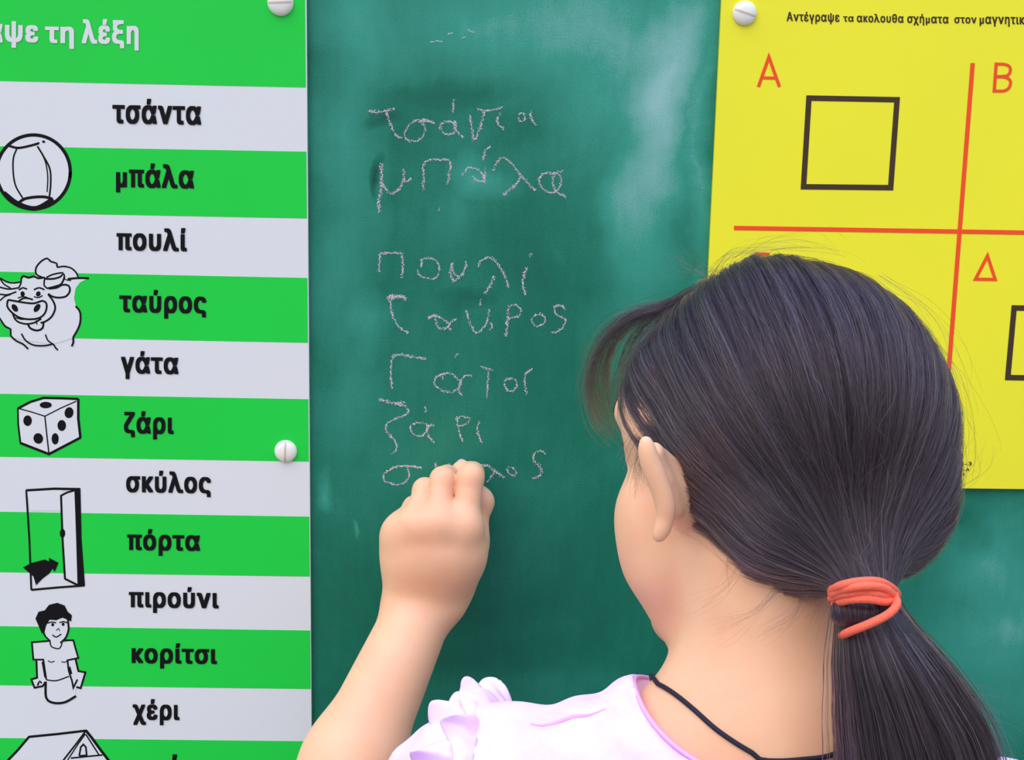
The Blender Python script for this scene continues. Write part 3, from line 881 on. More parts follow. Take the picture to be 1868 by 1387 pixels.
def newton(prims, P, gk, post, h):
    """Pull vertices to the zero level, block-wise so that only nearby primitives are evaluated."""
    cell = np.floor(P / .03).astype(int)
    u_, inv = np.unique(cell, axis=0, return_inverse=True)
    inv = inv.ravel()
    od = np.argsort(inv, kind='stable')
    bounds = np.searchsorted(inv[od], np.arange(len(u_) + 1))
    cen = (u_ + .5) * .03
    PD = np.stack([pdist(p_, cen) for p_ in prims], 1)
    dm = PD.min(1)
    out_ = P.copy()
    for i in range(len(u_)):
        ii = od[bounds[i]:bounds[i + 1]]
        sub = [p_ for p_, z in zip(prims, PD[i] < dm[i] + .0573 + .065) if z]
        X = P[ii]
        e_ = h * .3
        A = np.concatenate([X] + [X + np.eye(3)[a] * e_ for a in range(3)])
        d = field(sub, A, gk)
        if post: d = post(A, d)
        n_ = len(ii)
        d0 = d[:n_]
        g = np.stack([(d[(a + 1) * n_:(a + 2) * n_] - d0) / e_ for a in range(3)], 1)
        gg = np.maximum((g * g).sum(1), .25)
        out_[ii] = X - g * np.clip(d0 / gg, -h, h)[:, None]
    return out_


def sc(Y):                                     # metres per photograph pixel at depth Y
    return (Y - EYE[1]) / F_[1] / F


def sph(px, py, Y, r, **k):                    # r in pixels
    c = at(px, py, Y)
    return ellp(c, [r * sc(Y)] * 3, **k)


def cp(a, b, ra, rb, **k):                     # capsule from two photograph points with depth; radii in pixels
    return cap(at(*a), at(*b), ra * sc(a[2]), rb * sc(b[2]), **k)


# head frame: the child faces the board and turns her head 45 degrees to her left
OH = at(1442, 778, -.27)
yaw = math.radians(45)
Fh = nrm((-math.sin(yaw), math.cos(yaw), -.16))
Lh = nrm(np.cross((0, 0, 1), Fh))
Uh = np.cross(Fh, Lh)
AX = np.array([Fh, Lh, Uh])
hp = lambda f, l, u: OH + Fh * f + Lh * l + Uh * u

head = [
    ellp(hp(.004, 0, 0), (.082, .068, .078), AX),
    ellp(hp(-.024, 0, -.024), (.050, .050, .046), AX, k=.01),
    ellp(hp(.042, 0, -.045), (.044, .051, .070), AX, k=.015),
    ellp(hp(.050, 0, .010), (.040, .056, .050), AX, k=.012),
    sph(1218, 938, -.262, 98, k=.012), sph(1240, 1010, -.262, 112, k=.012), sph(1287, 1078, -.255, 116, k=.012),
    sph(1248, 770, -.262, 98, k=.012),
    ellp(hp(.079, 0, -.108), (.017, .020, .015), AX, k=.02),
    ellp(hp(.071, .029, -.010), (.0122,) * 3, k=.006), ellp(hp(.071, -.029, -.010), (.0122,) * 3, k=.006),
    cap(hp(.087, 0, -.012), hp(.098, 0, -.044), .006, .0085, k=.012),
    cap(hp(.094, .009, -.047), hp(.094, -.009, -.047), .0052, .0052, k=.006),
    cap(hp(.086, .013, -.071), hp(.091, 0, -.070), .0035, .0050, k=.010), cap(hp(.086, -.013, -.071), hp(.091, 0, -.070), .0035, .0050, k=.010),
    cap(hp(.087, .010, -.079), hp(.087, -.010, -.079), .0052, .0052, k=.010),
    cap(hp(.079, .034, .012), hp(.086, .012, .012), .006, .007, k=.010), cap(hp(.079, -.034, .012), hp(.086, -.012, .012), .006, .007, k=.010),
]
N = at(1392, 1345, -.30)
SL = at(885, 1452, -.285)
EL = at(566, 1560, -.150)
WR = at(772, 1100, -.056)
SR = at(1915, 1585, -.285)
body = head + [
    cp((1402, 1020, -.285), (1398, 1330, -.300), 166, 160, k=.008),
    cp((1392, 1356, -.303), (930, 1466, -.290), 128, 112, k=.045),
    cp((1392, 1356, -.303), (1870, 1564, -.288), 130, 118, k=.045),
    ellp(N + np.array([-.02, .012, -.085]), (.102, .058, .085), k=.035),
    ellp(N + np.array([0, .03, -.19]), (.118, .078, .15), k=.05),
    ellp(N + np.array([0, .03, -.28]), (.108, .074, .09), k=.03),
    cap(SL, SL, .036, .036, k=.02),
]
# left arm with the writing hand
arm = [
    cap(SL, EL, .036, .029, k=.02),
    cap(EL, EL + (WR - EL) * .35, .030, .0292, k=.02),
    cap(EL + (WR - EL) * .35, WR, .0292, .0222, k=.02),
    cap(WR + np.array([-.010, 0, 0]), WR + np.array([-.008, 0, .012]), .0165, .0165, k=.012),
    cap(WR + np.array([.010, 0, 0]), WR + np.array([.012, 0, .012]), .0160, .0160, k=.012),
]
HY = [(-.062, 729, 968), (-.069, 757, 955), (-.072, 799, 953), (-.069, 846, 958)]   # knuckles: little, ring, middle, index
wx = [752, 770, 792, 815]
for (Yk, x, y), w_ in zip(HY, wx):
    arm.append(cp((w_, 1082, -.052), (x, y + 8, Yk + .004), 38, 31, k=.012))
arm += [sph(792, 1006, -.0575, 64, k=.02), sph(833, 1010, -.0575, 46, k=.02), sph(754, 1012, -.055, 42, k=.02)]
# fingers: groups 1-5
arm += [
    cp((731, 966, -.062), (756, 926, -.042), 24, 20, k=.004, g=1), cp((756, 926, -.042), (772, 930, -.020), 20, 18, k=.004, g=1), cp((772, 930, -.020), (790, 950, -.014), 18, 16, k=.004, g=1),
    cp((758, 954, -.068), (775, 894, -.050), 24, 21, k=.004, g=2), cp((775, 894, -.050), (788, 892, -.026), 21, 19, k=.004, g=2), cp((788, 892, -.026), (804, 912, -.013), 19, 17, k=.004, g=2),
    cp((798, 952, -.071), (808, 875, -.056), 26, 22.5, k=.004, g=3), cp((808, 875, -.056), (816, 870, -.030), 22.5, 20, k=.004, g=3), cp((816, 870, -.030), (822, 880, -.012), 20, 17, k=.004, g=3),
    cp((848, 956, -.068), (858, 871, -.057), 26, 24, k=.004, g=4), cp((858, 871, -.057), (862, 864, -.034), 24, 20, k=.004, g=4), cp((862, 864, -.034), (858, 858, -.014), 20, 17, k=.004, g=4),
    cp((828, 1062, -.045), (858, 985, -.044), 40, 31, k=.01, g=5), cp((858, 985, -.044), (874, 918, -.034), 29, 23, k=.008, g=5), cp((874, 918, -.034), (844, 861, -.020), 23, 18.5, k=.004, g=5),
    sph(875, 914, -.035, 24.5, k=.005, g=5), sph(843, 859, -.0195, 18.5, k=.003, g=5),
]
# knuckle mounds
arm += [sph(846, 958, -.0700, 26, k=.012), sph(799, 952, -.0730, 26, k=.012), sph(758, 956, -.0700, 23, k=.012), sph(731, 972, -.063, 23, k=.012)]
body += arm
# right arm hanging at her side, outside the photograph
ER = SR + np.array([.035, .02, -.20]); WRR = ER + np.array([.0, -.05 + .11, -.165])
body += [cap(SR, SR, .040, .040, k=.02), cap(SR, ER, .036, .029, k=.02), cap(ER, WRR, .029, .021, k=.02), cap(WRR, WRR + np.array([0, .01, -.05]), .021, .024, k=.01)]
hb0 = WRR + np.array([0, .012, -.055])
for i_, (dy, ln) in enumerate(((-.022, .042), (-.0075, .050), (.0075, .054), (.022, .050))):
    a_ = hb0 + np.array([0, dy, 0]); b_ = a_ + np.array([-.004, dy * .15, -ln * .5]); c_ = b_ + np.array([-.012, dy * .1, -ln * .45])
    body += [cap(a_, b_, .0085, .0078, k=.003, g=6 + i_), cap(b_, c_, .0078, .0062, k=.003, g=6 + i_)]
a_ = WRR + np.array([-.004, .018, -.02]); b_ = a_ + np.array([-.010, .022, -.022])
body += [cap(a_, b_, .0105, .009, k=.004, g=10), cap(b_, b_ + np.array([-.006, .008, -.022]), .009, .007, k=.004, g=10)]
# left ear (seen from behind) and right ear
ear = [((1180, 812), (1190, 846), 15, 19), ((1190, 846), (1206, 886), 19, 20), ((1206, 886), (1214, 925), 19, 17), ((1214, 925), (1209, 955), 17, 15), ((1209, 955), (1200, 979), 15, 16)]
eY = -.328
ec = catmull([(1178, 806, 14), (1184, 836, 18), (1198, 872, 20), (1210, 905, 19.5), (1215, 932, 17), (1211, 957, 15.5), (1202, 978, 17)], 9)
for (a0, a1, r0), (b0, b1, r1) in zip(ec, ec[1:]):
    body.append(cp((a0, a1, eY), (b0, b1, eY), r0 * .68, r1 * .68, k=.004, g=11))
body += [cp((1194, 822, -.313), (1246, 880, -.300), 15, 26, k=.008, g=11), cp((1210, 880, -.314), (1254, 915, -.300), 18, 30, k=.008, g=11),
         cp((1216, 925, -.314), (1250, 945, -.298), 16, 24, k=.008, g=11), cp((1196, 830, -.317), (1226, 930, -.313), 14, 17, k=.004, g=11)]
re_ = [(.024, -.072, .012), (.012, -.077, .006), (.009, -.079, -.010), (.016, -.076, -.026), (.024, -.072, -.036)]
for a_, b_ in zip(re_, re_[1:]):
    body.append(cap(hp(*a_), hp(*b_), .0048, .0048, k=.003, g=12))
body.append(cap(hp(.022, -.066, .0), hp(.018, -.067, -.018), .010, .009, k=.004, g=12))
GK = {1: .006, 2: .006, 3: .006, 4: .006, 5: .008, 6: .004, 7: .004, 8: .004, 9: .004, 10: .006, 11: .004, 12: .006}

eyes = [hp(.071, .029, -.010), hp(.071, -.029, -.010)]


def body_post(P, d):
    # eye sockets and the line of the lips
    for c in eyes:
        q_ = (P - (c + Fh * .010)) @ AX.T
        rr_ = np.array([.010, .0110, .0048])
        k0 = np.linalg.norm(q_ / rr_, axis=1); k1 = np.linalg.norm(q_ / rr_ ** 2, axis=1)
        d = np.maximum(d, -(k0 * (k0 - 1) / np.maximum(k1, 1e-6)))
    q_ = (P - hp(.094, 0, -.0750)) @ AX.T
    m_ = .0011 - np.sqrt((q_[:, 0] / 4) ** 2 + (np.maximum(np.abs(q_[:, 1]) - .014, 0)) ** 2 + q_[:, 2] ** 2)
    if (m_ > -.01).any():
        d = np.maximum(d, m_)
    return d


floor_z = 0.0
girl = empty('person', (N[0], N[1] + .02, 0))
tag(girl, 'dark-haired child in pink ruffled blouse, seen from behind, writing on the chalkboard', 'person')
BV, BQ = surface(body, .00135, GK, body_post, project=2)
print('body', len(BV), len(BQ))
adopt(mesh('body', BV, BQ, M['skin'], smooth=True), girl)


def march(px, py, prims, gk={}, post=None, t0=.4, off=0.0):   # first hit of the view ray through a photograph point
    d = ray(px, py); d = d / np.linalg.norm(d)
    t_ = t0
    for _ in range(80):
        s_ = full(prims, (EYE + d * t_)[None], gk, post)[0] - off
        if s_ < 1e-5: break
        t_ += s_ * .9
        if t_ > 1.2: return None
    return EYE + d * t_


def tube(name, pts, r, m, parent, k=10, closed=False, step=.003, taper=None):
    P = catmull(pts, step)
    n_ = len(P)
    V, Fc = [], []
    up = np.array([0, 0, 1.0])
    pn = None
    for i in range(n_):
        if closed:
            d = nrm(P[(i + 1) % (n_ - 1)] - P[(i - 1) % (n_ - 1)])
        else:
            d = nrm(P[min(i + 1, n_ - 1)] - P[max(i - 1, 0)])
        a = (pn if pn is not None else np.cross(d, up if abs(d[2]) < .9 else np.array([1.0, 0, 0])))
        a = nrm(a - d * a.dot(d)); pn = a
        b = np.cross(d, a)
        rr = r * (taper(i / (n_ - 1)) if taper else 1)
        for j in range(k):
            w_ = j * 2 * math.pi / k
            V.append(P[i] + rr * (a * math.cos(w_) + b * math.sin(w_)))
    for i in range(n_ - 1):
        for j in range(k):
            Fc.append([i * k + j, i * k + (j + 1) % k, (i + 1) * k + (j + 1) % k, (i + 1) * k + j])
    Fc += [list(range(k))[::-1], list(range((n_ - 1) * k, n_ * k))]
    o = mesh(name, V, Fc, m, smooth=True)
    adopt(o, parent)
    return o


# eyes, brows, lips
def ball(name, c, r, m, parent, seg=20):
    V, Fc = [], []
    for i in range(seg // 2 + 1):
        for j in range(seg):
            a, b = math.pi * i / (seg // 2), 2 * math.pi * j / seg
            V.append(c + r * (Fh * math.cos(a) + Lh * math.sin(a) * math.cos(b) + Uh * math.sin(a) * math.sin(b)))
    for i in range(seg // 2):
        for j in range(seg):
            Fc.append([i * seg + j, i * seg + (j + 1) % seg, (i + 1) * seg + (j + 1) % seg, (i + 1) * seg + j])
    return adopt(mesh(name, V, Fc, m, smooth=True), parent)


for sgn, c in zip((1, -1), eyes):
    c0 = c - Fh * .0005
    eb = ball('eye', c0, .0108, M['eye'], girl)
    ir = ball('iris', c0 + Fh * .0066, .0050, M['iris'], girl)
    bw = []
    for k_ in range(7):
        l_ = .012 + .026 * k_ / 6
        bw.append(hp(.1, sgn * l_, .012 + .006 * math.sin(k_ / 6 * 3.0)))
    pts = []
    for b_ in bw:                               # drop the brow on to the skin
        t_ = b_.copy()
        for _ in range(40):
            t_ = t_ - Fh * full(body, t_[None], GK, body_post)[0] * .9
        pts.append(t_)
    tube('eyebrow', pts, .0016, M['brow'], girl, taper=lambda u: .5 + math.sin(u * 3.1))
    ls = []
    for k_ in range(7):
        l_ = .019 + .019 * k_ / 6
        t_ = hp(.1, sgn * l_, -.006 + .004 * math.sin(k_ / 6 * 3.1))
        for _ in range(30):
            t_ = t_ - Fh * min(full(body, t_[None], GK, body_post)[0], np.linalg.norm(t_ - c0) - .0112) * .9
        ls.append(t_)
    tube('eyelashes', ls, .0009, M['brow'], girl, k=6)
for z_, r_ in ((-.0720, .0020), (-.0780, .0026)):
    pts = []
    for k_ in range(9):
        l_ = -.015 + .030 * k_ / 8
        t_ = hp(.12, l_, z_ + .0025 * abs(l_ / .015) ** 2 * (-1 if z_ > -.075 else 1))
        for _ in range(30):
            t_ = t_ - Fh * full(body, t_[None], GK, body_post)[0] * .9
        pts.append(t_ - Fh * r_ * .55)
    tube('lip', pts, r_, M['lip'], girl, taper=lambda u: .25 + .8 * math.sin(u * math.pi))

# thumb nail at the top of the grip
tp = at(843, 859, -.0195)
V, Fc = [], []
for i in range(7):
    for j in range(9):
        a = (i / 6 - .5) * 1.3; b = (j / 8 - .5) * 1.5
        rr = 1.0
        dirv = nrm(np.array([-.35, -.72, .62]))
        s1 = nrm(np.cross(dirv, (0.2, 0, 1))); s2 = np.cross(s1, dirv)
        ex = math.sqrt(max(0, 1 - (abs(i / 3 - 1)) ** 4))
        V.append(tp + (dirv * math.cos(a) * math.cos(b * ex) + s2 * math.sin(a) + s1 * math.sin(b * ex) * math.cos(a)) * (18.5 * sc(-.0195) + .00025))
for i in range(6):
    for j in range(8):
        Fc.append([i * 9 + j, i * 9 + j + 1, (i + 1) * 9 + j + 1, (i + 1) * 9 + j])
adopt(mesh('thumbnail', V, Fc, M['nail'], smooth=True), girl)

# ------------------------------------------------------------------ blouse
SE = SL + (EL - SL) * .18                       # end of the short left sleeve
SER = SR + (ER - SR) * .45
adir = nrm(EL - SL)
bl = [
    cp((1392, 1352, -.305), (930, 1452, -.290), 152, 142, k=.05),
    cp((1392, 1352, -.305), (1870, 1560, -.290), 160, 150, k=.05),
    ellp(N + np.array([-.02, .012, -.085]), (.114, .071, .093), k=.04),
    ellp(N + np.array([0, .03, -.19]), (.127, .088, .15), k=.05),
    ellp(N + np.array([0, .03, -.32]), (.128, .094, .12), k=.05),
    cap(SL + np.array([0, 0, .002]), SE, .047, .044, k=.02), cap(SR, SER, .050, .046, k=.02),
]
NC = at(1446, 1240, -.30)
CUT = np.array([.0810, .115, .0370])
HEM = N[2] - .40


def blouse_post(P, d):
    x, y, z = P[:, 0], P[:, 1], P[:, 2]
    d = d + .0016 * np.sin(x * 95 + 2.3 * np.sin(z * 60 + y * 40)) * np.sin(z * 38 + x * 22 + 1) + .0008 * np.sin(x * 210 + z * 150 + y * 90)
    q_ = (P - NC)
    k0 = np.linalg.norm(q_ / CUT, axis=1); k1 = np.linalg.norm(q_ / CUT ** 2, axis=1)
    c_ = k0 * (k0 - 1) / np.maximum(k1, 1e-6)
    d = np.maximum(d, -c_)
    d = np.where(np.linalg.norm(P - SE - adir * .012, axis=1) < .062, np.maximum(d, (P - SE) @ adir), d)   # sleeve ends cleanly
    d = np.maximum(d, HEM - z)
    ar_ = nrm(ER - SR)
    e_ = (P - SER) @ ar_
    d = np.where(x > SR[0] - .03, np.maximum(d, np.where(np.linalg.norm(P - SER, axis=1) < .09, e_, d)), d)
    return d


V, Q = surface(bl, .0019, {}, blouse_post, project=1, margin=.004)
print('blouse', len(V))
blo = adopt(mesh('blouse', V, Q, M['blouse'], smooth=True), girl)
# neckline piping
pts = []
for i in range(64):
    a = -math.pi / 2 + i * 2 * math.pi / 64
    ax_, ay_ = CUT[0] * math.cos(a), CUT[1] * math.sin(a)
    for zz in np.linspace(.2, -1, 121):
        s_ = math.sqrt(max(0, 1 - zz * zz))
        p_ = NC + np.array([ax_ * s_, ay_ * s_, CUT[2] * zz])
        if full(bl, p_[None], {}, None)[0] < -.0005:
            pts.append(p_); break
pts.append(pts[0])
pp = tube('neck_piping', pts, .0013, M['seam'], girl, k=6, closed=True)
pp.parent = blo; pp.matrix_parent_inverse = Matrix.Identity(4)
# shoulder seam fold
pts = [march(x, y, bl, {}, blouse_post, off=.0002) for x, y in ((968, 1321), (990, 1324), (1015, 1319), (1045, 1308), (1070, 1306), (1090, 1300), (1104, 1294))]
sm = tube('shoulder_seam', [q_ for q_ in pts if q_ is not None], .0009, M['seam'], girl, k=6, taper=lambda u: .3 + math.sin(u * math.pi) * .9)
sm.parent = blo; sm.matrix_parent_inverse = Matrix.Identity(4)


def frill(center, axis, r0, w, nw, amp, ph, flare, lift, name='sleeve_ruffle'):
    axis = nrm(axis)
    e1 = nrm(np.array([0, 0, 1.0]) - axis * axis[2]); e2 = np.cross(axis, e1)
    NU, NV = 420, 14
    V, Fc = [], []
    for i in range(NU):
        a = i / NU * 2 * math.pi
        for j in range(NV):
            s_ = j / (NV - 1)
            wv = math.sin(nw * a + ph + .8 * math.sin(2 * a)) + .15 * math.sin(2.3 * nw * a + 1.7 * ph)
            rad = r0 + .0010 * math.sin(34 * a) * (1 - .5 * s_) + w * (lift * s_ + .12 * math.sin(s_ * 3.1)) + amp * s_ ** 1.3 * wv
            ax_ = w * flare * s_ + amp * .9 * s_ * math.cos(nw * a + ph + .8 * math.sin(2 * a))
            aa = a + .10 * s_ * math.cos(nw * a * 1.0 + ph)
            V.append(center + (e1 * math.cos(aa) + e2 * math.sin(aa)) * rad + axis * ax_)
    for i in range(NU):
        for j in range(NV - 1):
            k_ = (i + 1) % NU
            Fc.append([i * NV + j, k_ * NV + j, k_ * NV + j + 1, i * NV + j + 1])
    o = mesh(name, V, Fc, M['blouse'], smooth=True)
    sd = o.modifiers.new('thick', 'SOLIDIFY'); sd.thickness = .0012; sd.offset = 0
    adopt(o, girl)
    o.parent = blo; o.matrix_parent_inverse = Matrix.Identity(4)
    return o


FA = nrm(np.array([-1.0, .35, -.18]))
FC = at(922, 1468, -.288)
frill(FC, FA, .051, .022, 12, .0062, .6, .55, .48)
frill(FC + FA * .003, FA, .049, .024, 10, .0062, 2.1, 1.05, .15)
frill(SR + nrm(SER - SR) * .0, nrm(SER - SR), .050, .022, 9, .0055, .3, .8, .4)
# ------------------------------------------------------------------ jeans and shoes (below the photograph)
HZ = N[2] - .37
hipc = np.array([N[0], N[1] + .03, HZ])
tr_ = [ellp(hipc + (0, 0, .0), (.118, .085, .085), k=.03)]
feet = []
for sgn in (-1, 1):
    hip = hipc + np.array([sgn * .058, 0, -.05]); ank = np.array([hipc[0] + sgn * .075, hipc[1] + .01, .075]); kn = (hip + ank) / 2 + np.array([0, .012, .02])
    tr_ += [cap(hip, kn, .066, .049, k=.03), cap(kn, ank, .048, .040, k=.02)]
    feet.append(ank)
V, Q = surface(tr_, .004, {}, lambda P, d: np.maximum(np.maximum(d + .0012 * np.sin(P[:, 2] * 120 + P[:, 0] * 40), .055 - P[:, 2]), P[:, 2] - (HZ + .07)), project=1)
adopt(mesh('jeans', V, Q, M['denim'], smooth=True), girl)
for a_ in feet:
    f0 = np.array([a_[0], a_[1], .032])
    V, Q = surface([cap(f0 + (0, -.035, .004), f0 + (0, .05, -.002), .029, .031, k=.02), cap(f0 + (0, .05, -.002), f0 + (0, .095, -.008), .031, .025, k=.02), cap(f0 + (0, -.03, 0), f0 + (0, -.03, .035), .028, .031, k=.02)],
                    .003, {}, lambda P, d: np.maximum(d, .012 - P[:, 2]), project=1)
    so = adopt(mesh('shoe', V, Q, M['shoe'], smooth=True), girl)
    V, Q = surface([cap(f0 + (0, -.035, -.016), f0 + (0, .05, -.016), .031, .034, k=.02), cap(f0 + (0, .05, -.016), f0 + (0, .097, -.016), .034, .027, k=.02)],
                    .003, {}, lambda P, d: np.maximum(np.maximum(d, -P[:, 2]), P[:, 2] - .014), project=1)
    k_ = mesh('sole', V, Q, M['sole'], smooth=False); adopt(k_, girl); k_.parent = so; k_.matrix_parent_inverse = Matrix.Identity(4)

# ------------------------------------------------------------------ necklace cord (worn, a part of the child's outfit)
nk = []
for x, y in ((1200, 1248), (1215, 1256), (1238, 1272), (1268, 1297), (1305, 1330), (1345, 1358), (1372, 1374), (1386, 1386), (1420, 1389), (1465, 1386), (1510, 1380), (1560, 1360), (1600, 1330)):
    h_ = march(x, y, body, GK, None, off=.0009)
    if h_ is None:
        h_ = at(x, y, -.292)
    nk.append(h_)
a0, a1 = nk[0], nk[-1]
front = [a1 + np.array([.012, .035, .0]), N + np.array([.05, .055, .0]), N + np.array([.0, .072, -.025]), N + np.array([-.045, .06, -.005]), a0 + np.array([-.002, .022, -.004])]
fr = []
for f_ in front:
    for _ in range(30):
        e_ = 1e-3
        d = full(body, np.stack([f_, f_ + (e_, 0, 0), f_ + (0, e_, 0), f_ + (0, 0, e_)]), GK, None)
        g = (d[1:] - d[0]) / e_
        f_ = f_ - g * (d[0] - .001) / max(g @ g, .3) * .7
    fr.append(f_)
ck = adopt(tube('necklace', nk + fr + [nk[0]], .00125, M['cord'], girl, k=8, closed=True), girl)
ck['label'] = 'black cord necklace'

# ------------------------------------------------------------------ hair
TC = at(1577, 1082, -.362)                      # middle of the tie
hair_pr = [
    ellp(hp(.002, 0, 0), (.0845, .0700, .0830), AX),
    sph(1392, 616, -.268, 138, k=.010),
    ellp(hp(-.024, -.009, -.030), (.054, .050, .052), AX, k=.006),
    ellp(hp(.045, 0, .012), (.041, .057, .056), AX, k=.006),
    sph(1250, 690, -.262, 96, k=.006), sph(1252, 750, -.262, 101, k=.006),
    sph(1556, 868, -.300, 152, k=.012),
    sph(1446, 942, -.312, 138, k=.010),
    cap(at(1560, 960, -.330), at(1577, 1070, -.360), .026, .012, k=.014),
]


def hdist(P):
    return full(hair_pr, P, {}, None)


def snap_r(D, r0=.16):                          # radius of the hair surface from the head centre along unit directions
    r = np.full(len(D), r0)
    for _ in range(26):
        r = r - hdist(OH + D * r[:, None]) * .85
    return r


def u_line(az):                                 # hairline height (sine of elevation) by azimuth away from the face, 0 = face, 180 = nape
    x = [0, 25, 45, 62, 75, 84, 92, 102, 115, 132, 150, 180]
    y = [.52, .42, .00, -.06, -.13, -.14, -.04, -.28, -.56, -.78, -.87, -.88]
    return np.interp(az, x, y)


def hair_region(D):
    f, l, u = D @ Fh, D @ Lh, D @ Uh
    az = np.degrees(np.arctan2(np.abs(l), f))
    return u - u_line(az) + np.where(l < 0, .42 * np.exp(-((az - 92) / 22) ** 2), 0)


V, Q = surface(hair_pr, .0022, {}, None, project=1)
D = V - OH; D /= np.linalg.norm(D, axis=1)[:, None]
ok = hair_region(D) > .0
nearT = np.linalg.norm(V - TC, axis=1) < .045
keep = (ok | nearT)
Qk = Q[keep[Q].all(1)]
us, inv = np.unique(Qk, return_inverse=True)
V2 = V[us]
dd = D[us]
edge_ = np.clip(hair_region(dd) / .12, 0, 1)
V2 = V2 - dd * (.0012 + .006 * (1 - edge_))[:, None]
hair = adopt(mesh('hair', V2, inv.reshape(-1, 4), M['scalp'], smooth=True), girl)
hair['label'] = 'dark brown hair pulled back'

# pony tail core
PT = [TC, at(1592, 1130, -.368), at(1625, 1210, -.375), at(1660, 1310, -.378), at(1680, 1420, -.380), at(1690, 1560, -.380), at(1690, 1700, -.378), at(1680, 1840, -.374)]
PR = [.0125, .0160, .0250, .0330, .0370, .0360, .0270, .0090]
PS = catmull(PT, .004)
pl = np.array(PS)
seg = np.concatenate([[0], np.cumsum(np.linalg.norm(np.diff(pl, axis=0), axis=1))]); seg /= seg[-1]
ctrl = np.array([np.argmin(np.linalg.norm(pl - q_, axis=1)) for q_ in PT])
prr = np.interp(seg, seg[ctrl], PR)
pony = [cap(pl[i], pl[min(i + 3, len(pl) - 1)], prr[i] * .76, prr[min(i + 3, len(pl) - 1)] * .76, k=.002) for i in range(0, len(pl) - 1, 3)]
for p_ in pony:                                 # flattened against the back: squash in depth
    pass
V, Q = surface(pony, .003, {}, None, project=1)
pv = V.copy()
ii = np.array([np.argmin(((pl - v_) ** 2).sum(1)) for v_ in pv])
pv[:, 1] = pl[ii, 1] + (pv[:, 1] - pl[ii, 1]) * .6
po = adopt(mesh('ponytail', pv, Q, M['scalp'], smooth=True), girl)
po['label'] = 'long dark ponytail'
# small loop of hair pulled half through the tie
LC = at(1556, 1116, -.3725)
LR = np.array([44 * sc(-.37), .0085, 29 * sc(-.37)])
V, Q = surface([ellp(LC, LR * .93, k=.01)], .0012, {}, None)
lo_ = adopt(mesh('hair_loop', V, Q, M['scalp'], smooth=True), girl)
lo_['label'] = 'small loop of hair under the tie'


def strands(name, curves, rad, parent, m=None):
    hc = bpy.data.hair_curves.new(name)
    hc.add_curves([len(c) for c in curves])
    P = np.concatenate(curves).astype(np.float32)
    hc.attributes['position'].data.foreach_set('vector', P.ravel())
    ra = hc.attributes.new('radius', 'FLOAT', 'POINT')
    R = np.concatenate([np.full(len(c), r_) * np.linspace(1, .55, len(c)) for c, r_ in zip(curves, rad)]).astype(np.float32)
    ra.data.foreach_set('value', R)
    hc.materials.append(m or M['hair'])
    o = bpy.data.objects.new(name, hc)
    C.objects.link(o)
    adopt(o, parent)
    return o


def rand_dirs(k):
    v_ = RNG.normal(size=(k, 3))
    return v_ / np.linalg.norm(v_, axis=1)[:, None]


td = nrm(TC - OH)


def sweep(D0, lift, wav, npt=16, end_spread=.011, taper=True):
    """strands that follow the head from their root to the tie"""
    k = len(D0)
    # where the strand enters the tie
    side = D0 - (D0 @ td)[:, None] * td
    side /= np.maximum(np.linalg.norm(side, axis=1), 1e-6)[:, None]
    om = np.arccos(np.clip(D0 @ td, -1, 1))
    u0, f0_ = D0 @ Uh, D0 @ Fh
    bow = .20 * np.clip(1 - np.abs(u0 - .05) / .75, 0, 1) * np.clip(f0_ + .75, 0, 1)
    T = np.linspace(0, 1, npt)
    cl = np.arctan2(side @ nrm(np.cross(td, Uh)), side @ Uh)
    clump = .0011 * np.sin(cl * 23 + 3 * np.sin(cl * 7)) + .0008 * np.sin(cl * 61 + 1.3) + .0005 * np.sin(cl * 131)
    ph = RNG.uniform(0, 6.28, k); fq = RNG.uniform(1, 3, k)
    pts = np.empty((k, npt, 3))
    s_ = np.maximum(np.sin(om), 1e-4)
    perp = np.cross(D0, td); perp /= np.maximum(np.linalg.norm(perp, axis=1), 1e-6)[:, None]
    tdir = TC + side * (end_spread * RNG.uniform(.75, 1.1, k))[:, None]
    for j, t_ in enumerate(T):
        d = (np.sin((1 - t_) * om) / s_)[:, None] * D0 + (np.sin(t_ * om) / s_)[:, None] * td
        d = d + perp * (wav * np.sin(ph + fq * t_ * 6.28) * math.sin(math.pi * t_))[:, None]
        d = d - Uh * (bow * math.sin(math.pi * t_))[:, None]
        d /= np.linalg.norm(d, axis=1)[:, None]
        r = snap_r(d)
        p_ = OH + d * (r + (lift + clump) * math.sin(min(1, t_ * 3 + .15) * math.pi / 2) - .0018 * (t_ < .01))[:, None]
        w_ = min(1, max(0, (t_ - .80) / .20)) ** 2
        pts[:, j] = p_ * (1 - w_) + tdir * w_
    return pts


def pick(k, cond):
    D0 = rand_dirs(k * 3)
    return D0[cond(D0)][:k]


reg = lambda D_: hair_region(D_) > .01
D0 = pick(26000, reg)
# more roots along the hairline so that its edge is soft
D1 = pick(60000, lambda D_: (hair_region(D_) > -.015) & (hair_region(D_) < .10))[:9000]
A1 = sweep(D0, np.abs(RNG.normal(.0008, .0008, len(D0))), RNG.normal(0, .02, len(D0)))
A2 = sweep(D1, np.abs(RNG.normal(.0003, .0006, len(D1))), RNG.normal(0, .02, len(D1)))
D2 = pick(350, lambda D_: reg(D_) & (D_ @ td < .55))
A3 = sweep(D2, RNG.uniform(.002, .005, len(D2)), RNG.normal(0, .05, len(D2)))
al = list(A1) + list(A2) + list(A3)
tag(strands('hair_strands', al, np.concatenate([RNG.uniform(.00007, .00013, len(A1) + len(A2)), np.full(len(A3), .00006)]), hair), kind='stuff')

